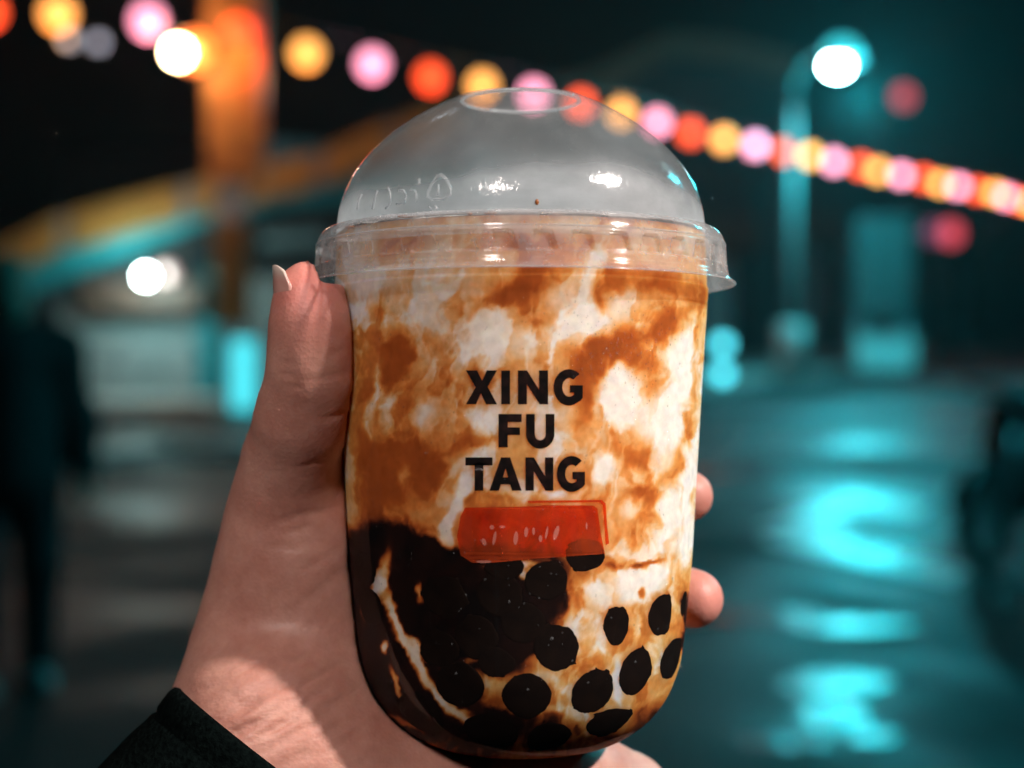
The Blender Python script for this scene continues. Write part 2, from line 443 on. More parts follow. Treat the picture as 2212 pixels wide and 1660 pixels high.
for (x, y, Y, nm, lab, st) in [(1950, 210, 50, "signal_lamp", "dim red round lamp high above the lantern string", 1.3), (2052, 505, 46, "tail_lamp", "dim red lamp on the dark shopfront under the lantern string", 1.6),
                               (2015, 503, 46, "tail_lamp", "dull mauve lamp next to the red lamp on the dark shopfront", 0.5)]:
    o = empty(nm, at(x, y, Y)); tag(o, lab, "lamp")
    uv("lens", 0.30, glow(nm + "_lens_%d" % x, (0.75, 0.06, 0.09) if x != 2015 else (.4, .1, .2), st), o)
    lathe("housing", [(0.0, -0.1), (0.33, -0.1), (0.33, 0.04), (0.0, 0.06)], M_black, o, 14).rotation_euler = (R(-90), 0, 0)
for (x, y) in [(150, 85), (212, 92)]:
    o = empty("clear_bulb", at(x, y, 19.2)); tag(o, "faint bluish bulb under the amber lantern, " + ("nearer the frame edge" if x < 200 else "nearer the pink lantern"), "bulb", "faint bulbs near the lanterns")
    uv("glass", 0.07, glow("faint_bulb_%d" % x, (0.5, 0.6, 0.75), 1.4), o); lathe("cap", [(0, .13), (.03, .13), (.03, .06)], M_black, o, 10)

# ------------------------------------------------------------------ street lamps
M_pole = paint("dark_pole_paint", (0.10, 0.11, 0.11), 0.5, scale=8)
def street_lamp(base, arm, height, label, power, glowst):
    o = empty("street_lamp", base); tag(o, label, "street lamp", "street lamps along the wet road")
    tube("pole", [(0, 0, 0.0), (0, 0, 1.0), (0, 0, height - 0.9)], [0.15, 0.13, 0.09], M_pole, o, 16)
    tube("arm", [(0, 0, height - 0.9), (arm * 0.08, 0, height - 0.3), (arm * 0.4, 0, height + 0.10), (arm * 0.9, 0, height + 0.14)], [0.05, 0.035, 0.018, 0.018], M_black, o, 12)
    lathe("base_sleeve", [(0.155, 0.0), (0.30, 0.0), (0.30, 1.05), (0.25, 1.1), (0.155, 1.1)], M_white, o, 20)
    s = 1 if arm > 0 else -1
    V = box("lamp_head", arm * 0.82, arm * 0.82 + s * 0.62, -0.2, 0.2, height + 0.05, height + 0.2, M_metal, o, 0.03) if s > 0 else box("lamp_head", arm * 0.82 - 0.62, arm * 0.82, -0.2, 0.2, height + 0.05, height + 0.2, M_metal, o, 0.03)
    g = uv("lens", 0.16, glow("street_lens", (0.62, 1.0, 1.0), glowst * 1.4), o, (arm, 0, height - 0.02), sc=(1.25, 1.1, 0.9))
    d = uv("halo_globe", 0.28, glow("street_halo", (0.05, 0.75, 0.85), 1.5), o, (arm + 0.18, 0.45, height + 0.30), sc=(1.2, 1, 1))  # glowing ball added for the cyan halo beside the lens
    point_light("lens_light", (arm + 0.4, -0.5, height - 0.75), power, TEAL_LIGHT, 0.2, o)
    return o
YL = 34.5
base = at(1708, 829, YL); base.z = 0.12
lamp_p = at(1808, 140, YL)
street_lamp(base, lamp_p.x - base.x, lamp_p.z - 0.12, "lit cyan-white street lamp on a grey pole behind the cup", 2000, 90)
street_lamp(Vector((8.0, 7.5, 0.0)), -1.1, 6.4, "second cyan-white street lamp beside the road, outside the frame", 900, 40)

# ------------------------------------------------------------------ dark shop row on the far pavement
def far_pt(s, off, z=0.12):
    p = A + dirv * s + nrm * off; return Vector((p.x, p.y, z))
ang = math.atan2(dirv.y, dirv.x)
def shop(name, s, width, height, label, seed):
    o = empty(name, far_pt(s, 5.0), (0, 0, ang)); tag(o, label, "building", "dark shops along the far pavement")
    rd = random.Random(seed)
    box("wall", 0, width, 0.5, 5.0, 0, height, M_dark, o, 0.02)
    box("fascia", 0.01, width - 0.01, 0.2, 0.49, height * 0.55, height * 0.72, M_brown, o, 0.02)
    nb = max(2, int(width / 2.2)); w = width / nb
    for k in range(nb):
        box("column", k * w + 0.02, k * w + 0.36, 0.25, 0.49, 0, height * 0.545, M_greywall if k % 2 else M_dark, o, 0.02)
        if k % 2 == 0:
            wn_ = box("window", k * w + 0.5, (k + 1) * w - 0.15, 0.40, 0.49, 0.7, height * 0.5, M_black, o, 0.01)
            box("pane", k * w + 0.6, (k + 1) * w - 0.25, 0.36, 0.398, 0.8, height * 0.48, M_glassdark, wn_, 0.0)
        else:
            box("shutter", k * w + 0.5, (k + 1) * w - 0.15, 0.40, 0.49, 0.0, height * 0.5, M_shutter, o, 0.01)
    return o
M_glassdark = paint("dark_glass", (0.03, 0.05, 0.055), 0.08, scale=1)
shop("dark_shop", -4, 3.9, 4.2, "low dark shop on the far pavement partly behind the cup", 1)
shop("dark_shop", 0, 9.9, 4.6, "dark shop with shutters right of the street lamp pole", 2)
shop("dark_shop", 10, 14, 5.6, "dark shop row under the far end of the lantern string", 3)
shop("dark_shop", 24.1, 30, 6.5, "farthest dark shop at the end of the street", 4)
# grey panel, lit bench block, bollard
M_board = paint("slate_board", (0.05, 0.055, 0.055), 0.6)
q = at(1905, 690, 38.0)
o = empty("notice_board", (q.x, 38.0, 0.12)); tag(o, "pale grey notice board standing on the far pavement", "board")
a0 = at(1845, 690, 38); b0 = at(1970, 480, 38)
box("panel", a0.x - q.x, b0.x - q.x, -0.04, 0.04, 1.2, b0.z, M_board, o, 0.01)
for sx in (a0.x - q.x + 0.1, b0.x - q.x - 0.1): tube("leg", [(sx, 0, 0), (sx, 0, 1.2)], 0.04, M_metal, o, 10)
o = empty("utility_cabinet", (at(1908, 770, 36.5).x, 36.5, 0.12)); tag(o, "low white cabinet lit cyan on the far pavement", "cabinet")
w2 = (at(1970, 770, 36.5).x - at(1845, 770, 36.5).x) / 2
box("body", -w2, w2, -0.3, 0.3, 0.08, 0.78, M_white, o, 0.03); box("plinth", -w2 + .05, w2 - .05, -0.26, 0.26, 0, 0.08, M_greywall, o)
box("lid", -w2 - .03, w2 + .03, -0.33, 0.33, 0.782, 0.83, M_white, o, 0.01)
o = empty("bollard_light", on_ground(1560, 840)); tag(o, "short bollard light right of the cup, a cyan lamp with its reflection as a lower globe", "bollard")
lathe("post", [(0.0, 0), (0.09, 0), (0.09, 0.95), (0.0, 1.0)], M_metal, o, 14)
for zz in (0.28, 0.84):  # lower globe is the lamp's reflection, built as a glowing part
    uv("lens", 0.15, glow("bollard_lens", (0.1, 0.85, 1.0), 3.2), o, (0, -0.06, zz), sc=(1, 1, .9))

# far house with hip roof behind
o = empty("hip_roof_house", at(1450, 700, 50)); o.location.z = 0; tag(o, "far dark house with a red tiled ridge above the dome lid", "building")
Y = 50
def fpar(ob, root): ob.parent = root; ob.matrix_parent_inverse = Matrix.Translation(-root.location); return ob
rl = [(1150, 215), (1290, 165), (1450, 88), (1580, 100), (1730, 140)]
V = []; F = []
for (x, y) in rl:
    p = at(x, y + 15, Y + .6); V += [(p.x, Y + .6, 0), (p.x, Y + .6, p.z), (p.x, Y + 9, 0), (p.x, Y + 9, p.z)]
for i in range(len(rl) - 1):
    a, c = 4 * i, 4 * i + 4; F += [(a, c, c + 1, a + 1), (a + 2, a + 3, c + 3, c + 2), (a + 1, c + 1, c + 3, a + 3)]
F += [(0, 1, 3, 2), (c, c + 2, c + 3, c + 1)]
fpar(mesh("wall", V, F, M_dark, None, False), o)
for i in range(len(rl) - 1):
    fpar(beam("ridge_board", (rl[i][0] + 1, rl[i][1] + 8), (rl[i + 1][0] - 1, rl[i + 1][1] + 8), 52, Y, 0.5, M_redroof), o)

# ------------------------------------------------------------------ parked scooter on the right
YS = 9.3
g0 = on_ground(2120, 1235)
sc_ = empty("parked_scooter", (g0.x + 0.02, g0.y, 0), (0, 0, R(42))); tag(sc_, "dark parked scooter with pale front fairing cut by the frame edge", "scooter")
def wheel(x):
    V = []; F = []
    w = tube("wheel", [(x + 0.22 * math.cos(a), 0, 0.28 + 0.22 * math.sin(a)) for a in np.linspace(0, 2 * math.pi, 28, endpoint=False)], 0.06, M_rubber, sc_, 12, closed=True)
    bm = bmesh.new()
    for k in range(5):
        a = 2 * math.pi * k / 5
        r_ = bmesh.ops.create_cube(bm, size=1.0)["verts"]; bmesh.ops.scale(bm, vec=(0.17, 0.03, 0.035), verts=r_); bmesh.ops.translate(bm, vec=(0.09, 0, 0), verts=r_)
        bmesh.ops.rotate(bm, cent=(0, 0, 0), matrix=Matrix.Rotation(a, 3, 'Y'), verts=r_)
    bmesh.ops.translate(bm, vec=(x, 0, 0.28), verts=bm.verts)
    bm_obj("rim", bm, M_metal, w)
wheel(0.0); wheel(1.25)
tube("fork", [(0, 0.07, 0.28), (0.12, 0.07, 0.62), (0.24, 0.03, 0.95)], 0.025, M_metal, sc_, 10)
tube("fork", [(0, -0.07, 0.28), (0.12, -0.07, 0.62), (0.24, -0.03, 0.95)], 0.025, M_metal, sc_, 10)
th = np.linspace(R(20), R(160), 14)
tube("fender", [(0.30 * math.cos(a), 0, 0.28 + 0.31 * math.sin(a)) for a in th], 0.055, M_black, sc_, 10)
tube("handlebar", [(0.30, -0.36, 1.03), (0.26, -0.2, 1.0), (0.25, 0, 0.97), (0.26, 0.2, 1.0), (0.30, 0.36, 1.03)], 0.02, M_black, sc_, 10)
for s in (-1, 1):
    mr = tube("mirror", [(0.26, 0.2 * s, 1.0), (0.22, 0.3 * s, 1.14), (0.21, 0.34 * s, 1.2)], [0.008, 0.008, 0.012], M_black, sc_, 8)
    uv("mirror_glass", 0.07, M_metal, mr, (0.21, 0.36 * s, 1.25), sc=(0.25, 1.2, 0.8))
uv("front_fairing", 0.26, paint("pale_fairing", (0.45, 0.40, 0.39), 0.3, scale=6), sc_, (0.30, 0, 0.70), sc=(0.45, 0.85, 1.35))
uv("headlight", 0.10, M_glassdark, sc_, (0.16, 0, 0.86), sc=(0.6, 1.2, 0.9))
uv("leg_shield", 0.22, M_black, sc_, (0.45, 0, 0.62), sc=(0.5, 1.0, 1.6))
box("footboard", 0.40, 0.92, -0.16, 0.16, 0.26, 0.36, M_black, sc_, 0.03)
uv("body", 0.30, M_black, sc_, (1.15, 0, 0.58), sc=(1.5, 0.62, 0.75))
uv("seat", 0.30, M_rubber, sc_, (1.12, 0, 0.80), sc=(1.35, 0.5, 0.32))
uv("tail_light", 0.07, paint("red_lens", (0.4, 0.02, 0.02), 0.2), sc_, (1.58, 0, 0.66), sc=(0.5, 1.6, 0.7))

# ------------------------------------------------------------------ pedestrian at the left edge
gpz = on_ground(22, 1490)
ped = empty("person", (gpz.x, gpz.y, 0), (0, 0, R(25)))
ped.scale = (1.12, 1.12, 1.0)
tag(ped, "pedestrian in dark clothes and pale shoes cut by the frame edge", "person")
def sdf_mesh(name, segs, h, mat, parent, k=0.05, it=2, clip=None):
    P_ = np.array([s[0] for s in segs] + [s[1] for s in segs]); rm = max(max(s[2], s[3]) for s in segs) + 3 * h
    lo = P_.min(0) - rm; hi = P_.max(0) + rm
    ax = [np.arange(lo[i], hi[i] + h, h, dtype=np.float32) for i in range(3)]
    G = np.meshgrid(*ax, indexing='ij')
    d = None
    for s in segs:
        c = capsule(G, *s[:4]); d = c if d is None else smin(d, c, s[4] if len(s) > 4 else k)
    if clip: d = clip(d, G)
    V, Fq = surface_nets(d, lo, h); V = laplace(V, Fq, it)
    return mesh(name, V, Fq, mat, parent)
M_skin_far = paint("far_skin", (0.45, 0.26, 0.20), 0.55, scale=20, var=0.1)
M_jacket = paint("black_jacket", (0.012, 0.013, 0.015), 0.8, scale=15)
M_trouser = paint("dark_trousers", (0.012, 0.016, 0.02), 0.8, scale=15)
M_shoe = paint("pale_shoe", (0.42, 0.44, 0.44), 0.5, scale=10)
M_hair = paint("black_hair", (0.01, 0.009, 0.009), 0.5, scale=60)
body = sdf_mesh("body", [((0, 0, 1.50), (0, -0.01, 1.58), .085, .092), ((0, -.015, 1.46), (0, -.02, 1.47), .075, .07), ((0, 0, 1.32), (0, 0, 1.44), .06, .05), ((-.13, 0, 1.28), (.13, 0, 1.28), .06, .06, .08),
    ((0, 0, 1.2), (0, 0, .95), .11, .12, .08), ((.17, 0, 1.28), (.23, .02, 1.02), .045, .038), ((.23, .02, 1.02), (.24, -.08, .80), .036, .026), ((.24, -.08, .80), (.24, -.10, .71), .03, .022),
    ((-.17, 0, 1.28), (-.23, .02, 1.02), .045, .038), ((-.23, .02, 1.02), (-.24, -.08, .80), .036, .026), ((-.24, -.08, .80), (-.24, -.10, .71), .03, .022),
    ((.09, 0, .9), (.10, -.02, .5), .075, .055), ((.10, -.02, .5), (.10, .04, .08), .05, .035), ((-.09, 0, .9), (-.10, -.05, .5), .075, .055), ((-.10, -.05, .5), (-.10, -.05, .08), .05, .035),
    ((0, -.10, 1.52), (0, -.112, 1.50), .012, .016, .02)], 0.018, M_skin_far, ped, 0.04)
sdf_mesh("jacket", [((-.16, 0, 1.30), (.16, 0, 1.30), .10, .10), ((0, 0, 1.28), (0, .01, .84), .15, .17), ((.18, 0, 1.30), (.25, .02, 1.02), .075, .062), ((.25, .02, 1.02), (.25, -.07, .83), .06, .05),
    ((-.18, 0, 1.30), (-.25, .02, 1.02), .075, .062), ((-.25, .02, 1.02), (-.25, -.07, .83), .06, .05)], 0.018, M_jacket, ped, 0.07)
sdf_mesh("trousers", [((0, 0, .92), (0, 0, .86), .15, .16), ((.09, 0, .84), (.10, -.02, .48), .10, .075), ((.10, -.02, .48), (.10, .04, .09), .072, .062), ((-.09, 0, .84), (-.10, -.05, .48), .10, .075),
    ((-.10, -.05, .48), (-.10, -.05, .09), .072, .062)], 0.018, M_trouser, ped, 0.04)
for s, yy in ((1, .04), (-1, -.05)):
    sdf_mesh("shoe", [((.10 * s, yy + .05, .045), (.10 * s, yy - .15, .04), .045, .038), ((.10 * s, yy + .05, .05), (.10 * s, yy + .02, .09), .045, .042)], 0.012, M_shoe, ped, 0.03)
sdf_mesh("hair", [((0, .015, 1.58), (0, .03, 1.54), .096, .09), ((0, .05, 1.52), (0, .06, 1.40), .07, .05)], 0.015, M_hair, ped, 0.04)

# ================================================================== THE CUP
PX = 0.400 / FPX                         # metres per photo pixel at the cup's axis
CUP_D = 0.400
cup_loc = near(1125, 1060, CUP_D)
CUP_TILT = R(-3.7)
cupM = Matrix.Translation(cup_loc) @ Matrix.Rotation(CUP_TILT, 4, 'X')
cupMi = cupM.inverted()
mm = 0.001
cup = empty("bubble_tea_cup", cup_loc, (CUP_TILT, 0, 0))
tag(cup, "clear plastic cup of brown sugar milk tea with a dome lid, held up", "cup")

WALL = [(0.0, -60.6), (9, -60.4), (20.5, -58.6), (28.6, -54.2), (33.6, -48.5), (36.4, -42.3), (37.8, -36.5), (39.0, -26), (40.0, -15), (41.3, 6.5), (42.6, 28), (43.9, 47.5), (44.3, 56)]
wall_prof = smooth_profile(WALL, 120)
_wz = np.array([p[1] for p in wall_prof]); _wr = np.array([p[0] for p in wall_prof])
_ws = np.concatenate([[0], np.cumsum(np.hypot(np.diff(_wr), np.diff(_wz)))])
_tr = np.gradient(_wr, _ws); _tz = np.gradient(_wz, _ws); _wnr, _wnz = _tz, -_tr      # outward normal of the profile
def R_wall(z): return np.interp(z, _wz, _wr)          # mm -> mm

def to_local(p): return cupMi @ p
_camL = to_local(CAM) * 1000
def project(L):
    """cup-local mm array (N,3) -> photo pixels"""
    M = np.array(cupM)
    W = (L * mm) @ M[:3, :3].T + M[:3, 3]
    v = W - np.array(CAM)
    d = v @ np.array(FWD); return 1106 + v[:, 0] / d * FPX, 830 - (v @ np.array(UP)) / d * FPX
def wall_hit(px, py, inset=0.0):
    """first hit of a view ray on the cup wall; returns (angle, z) in mm"""
    o_ = _camL; d_ = (cupMi.to_3x3() @ ray(px, py)).normalized()
    t = np.linspace(320, 470, 3001)
    X = o_[0] + d_[0] * t; Yl = o_[1] + d_[1] * t; Z = o_[2] + d_[2] * t
    q = np.hypot(X, Yl) - (R_wall(Z) - inset)
    i = np.argmax(q < 0)
    if q[i] >= 0: i = int(np.argmin(q)); f_ = 0.0
    else: f_ = float(q[i] / (q[i] - q[i - 1]))
    x_, y_, z_ = (float(v[i] + (v[i - 1] - v[i]) * f_) for v in (X, Yl, Z))
    return math.atan2(y_, x_), z_

def plastic(name, haze=0.05, rough=0.06, tint=(1, 1, 1), ior=1.45, scratch=0.0, hazecol=(0.8, 0.82, 0.85), scale=40.0, graze=0.5):
    m, n, l, b = mat_new(name); n.remove(b); out = n["Material Output"]
    tr = n.new("ShaderNodeBsdfTransparent"); tr.inputs[0].default_value = tuple(tint) + (1,)
    gl_ = n.new("ShaderNodeBsdfGlossy"); gl_.inputs["Roughness"].default_value = rough
    lw = n.new("ShaderNodeLayerWeight"); lw.inputs["Blend"].default_value = 0.5      # facing works on both sides of the thin sheet
    pw = n.new("ShaderNodeMath"); pw.operation = 'POWER'; pw.inputs[1].default_value = 5.0; l.new(lw.outputs["Facing"], pw.inputs[0])
    fr = n.new("ShaderNodeMath"); fr.operation = 'MULTIPLY_ADD'; fr.inputs[1].default_value = graze; fr.inputs[2].default_value = 0.04; l.new(pw.outputs[0], fr.inputs[0])
    df = n.new("ShaderNodeBsdfDiffuse"); df.inputs[0].default_value = hazecol + (1,)
    tl = n.new("ShaderNodeBsdfTranslucent"); tl.inputs[0].default_value = hazecol + (1,)
    hm = n.new("ShaderNodeMixShader"); hm.inputs[0].default_value = 0.5
    l.new(df.outputs[0], hm.inputs[1]); l.new(tl.outputs[0], hm.inputs[2])
    m1 = n.new("ShaderNodeMixShader"); l.new(tr.outputs[0], m1.inputs[1]); l.new(hm.outputs[0], m1.inputs[2])
    tc = n.new("ShaderNodeTexCoord")
    ns = n.new("ShaderNodeTexNoise"); ns.inputs["Scale"].default_value = scale; ns.inputs["Detail"].default_value = 8; ns.inputs["Roughness"].default_value = 0.65
    mp = n.new("ShaderNodeMapping"); mp.inputs["Scale"].default_value = (1, 1, 1)
    l.new(tc.outputs["Object"], mp.inputs[0]); l.new(mp.outputs[0], ns.inputs["Vector"])
    mr = n.new("ShaderNodeMapRange"); mr.inputs["From Min"].default_value = 0.3; mr.inputs["From Max"].default_value = 0.7
    mr.inputs["To Min"].default_value = haze * 0.55; mr.inputs["To Max"].default_value = haze * 1.45
    l.new(ns.outputs["Fac"], mr.inputs["Value"]); l.new(mr.outputs[0], m1.inputs[0])
    m2 = n.new("ShaderNodeMixShader"); l.new(fr.outputs[0], m2.inputs[0]); l.new(m1.outputs[0], m2.inputs[1]); l.new(gl_.outputs[0], m2.inputs[2])
    l.new(m2.outputs[0], out.inputs["Surface"])
    if scratch:
        n4 = n.new("ShaderNodeTexNoise"); n4.inputs["Scale"].default_value = 900; n4.inputs["Detail"].default_value = 4
        mp2 = n.new("ShaderNodeMapping"); mp2.inputs["Rotation"].default_value = (0.3, 0.8, 0.4); mp2.inputs["Scale"].default_value = (1, 0.12, 0.5)
        l.new(tc.outputs["Object"], mp2.inputs[0]); l.new(mp2.outputs[0], n4.inputs["Vector"])
        bp = n.new("ShaderNodeBump"); bp.inputs["Strength"].default_value = scratch; bp.inputs["Distance"].default_value = 0.0004
        l.new(n4.outputs["Fac"], bp.inputs["Height"]); l.new(bp.outputs[0], gl_.inputs["Normal"])
    return m
M_cup = plastic("clear_cup_plastic", haze=0.006, rough=0.04, scratch=0.05, graze=0.07)
M_dome = plastic("hazy_dome_plastic", haze=0.10, rough=0.11, scratch=0.35, scale=60)
# condensation on the inside of the dome, heavier near its foot
n = M_dome.node_tree.nodes; l = M_dome.node_tree.links
mrn = [q for q in n if q.bl_idname == "ShaderNodeMapRange"][0]; old = mrn.outputs[0].links[0].to_socket
vf = n.new("ShaderNodeVertexColor"); vf.layer_name = "fog"
tcf = n.new("ShaderNodeTexCoord"); nf = n.new("ShaderNodeTexNoise"); nf.inputs["Scale"].default_value = 260; nf.inputs["Detail"].default_value = 6; nf.inputs["Roughness"].default_value = 0.7
mpf = n.new("ShaderNodeMapping"); mpf.inputs["Rotation"].default_value = (0.2, 0.5, 0.1); mpf.inputs["Scale"].default_value = (0.35, 1, 1.2)
l.new(tcf.outputs["Object"], mpf.inputs[0]); l.new(mpf.outputs[0], nf.inputs["Vector"])
mf = n.new("ShaderNodeMath"); mf.operation = 'MULTIPLY_ADD'; mf.inputs[1].default_value = 0.5; mf.inputs[2].default_value = 0.72; l.new(nf.outputs["Fac"], mf.inputs[0])
mg = n.new("ShaderNodeMath"); mg.operation = 'MULTIPLY'; l.new(vf.outputs["Color"], mg.inputs[0]); l.new(mf.outputs[0], mg.inputs[1])
mh = n.new("ShaderNodeMath"); mh.operation = 'MULTIPLY_ADD'; mh.inputs[1].default_value = 0.62; mh.use_clamp = True; l.new(mg.outputs[0], mh.inputs[0]); l.new(mrn.outputs[0], mh.inputs[2])
l.new(mh.outputs[0], old)
M_rim = plastic("rim_plastic", haze=0.30, rough=0.08, scratch=0.1, scale=120)
M_bead = plastic("rim_bead_plastic", haze=0.30, rough=0.12)
M_emboss = plastic("embossed_plastic", haze=0.32, rough=0.10)

wp = [(r * mm, z * mm) for r, z in wall_prof]
lathe("cup_wall", wp, M_cup, cup, 160)
tube("cup_rim", [(44.6 * mm * math.cos(a), 44.6 * mm * math.sin(a), 56.4 * mm) for a in np.linspace(0, 2 * math.pi, 120, endpoint=False)], 0.9 * mm, M_bead, cup, 10, closed=True)

# lid: dome (with recessed flat top), stepped ledge, skirt with stamped windows, flared lip
dome = smooth_profile([(43.2, 60.4), (42.4, 66), (40.4, 71.5), (36.8, 77), (31.8, 82.0), (26.0, 86.3), (20.4, 89.5), (17.0, 91.1), (15.0, 92.0)], 64)
dome += [(14.2, 91.6), (13.4, 91.5), (12.6, 92.0), (11.0, 92.5), (8.0, 93.1), (4.5, 93.5), (0.01, 93.6)]
lid = lathe("dome_lid", [(r * mm, z * mm) for r, z in dome], M_dome, cup, 200)
lv = np.array([v.co[:] for v in lid.data.vertices]) * 1000
la = np.arctan2(lv[:, 1], lv[:, 0]); ln = fbm(np.cos(la) * 3, np.sin(la) * 3, lv[:, 2] / 9, 4)
line = 65.0 + 6.5 * np.exp(-((la + R(66)) / R(34)) ** 2) + 2.5 * np.exp(-((la + R(150)) / R(30)) ** 2) + 1.5 * ln
fog = 1 / (1 + np.exp((lv[:, 2] - line) / 1.1)); fog = np.clip(fog * (0.85 + 0.4 * ln), 0, 1) + 0.10 * np.clip(ln + 0.2, 0, 1)
ca = lid.data.color_attributes.new("fog", 'FLOAT_COLOR', 'POINT'); ca.data.foreach_set("color", np.stack([fog, fog, fog, np.ones_like(fog)], 1).astype(np.float32).ravel())
led = smooth_profile([(43.2, 60.4), (44.0, 60.0), (44.6, 60.6), (45.6, 60.4), (46.8, 59.4), (47.6, 57.6), (47.9, 56.2)], 40)
led += smooth_profile([(47.9, 56.2), (48.1, 53.0), (48.4, 50.6), (48.6, 50.0)], 14)[1:]
led += smooth_profile([(48.6, 50.0), (48.8, 49.2), (49.5, 48.6), (50.0, 48.1)], 10)[1:]
NW = 36
def stamp(r, z, a):
    # trapezoid dents around the skirt
    q = (a * NW / (2 * math.pi)) % 1.0; q = abs(q - 0.5)
    zz = z / mm
    if 51.6 < zz < 56.0:
        t = (zz - 51.6) / 4.4; wdt = 0.40 - 0.17 * t
        dpt = max(0, min(1, (wdt - q) / 0.06)) * max(0, min(1, min(t, 1 - t) / 0.12))
        r = r - 0.95 * mm * dpt
    return r, z
led2 = []
for i in range(len(led) - 1):
    (r0, z0), (r1, z1) = led[i], led[i + 1]
    k = 6 if (50.5 < z0 < 57) else 1
    for s in range(k): led2.append((r0 + (r1 - r0) * s / k, z0 + (z1 - z0) * s / k))
led2.append(led[-1])
rim = lathe("lid_skirt", [(r * mm, z * mm) for r, z in led2], M_rim, lid, 36 * 22, fn=stamp)
def ring(name, r, z, rad, mat, par, seg=160):
    return tube(name, [(r * mm * math.cos(a), r * mm * math.sin(a), z * mm) for a in np.linspace(0, 2 * math.pi, seg, endpoint=False)], rad * mm, mat, par, 8, closed=True)
ring("lip_bead", 50.0, 48.1, 0.22, M_bead, lid)
ring("ledge_bead", 44.0, 60.2, 0.35, M_bead, lid)
ring("skirt_bead", 47.75, 57.0, 0.22, M_bead, lid)
ring("crown_ring", 13.8, 91.6, 0.45, M_bead, lid, 90)

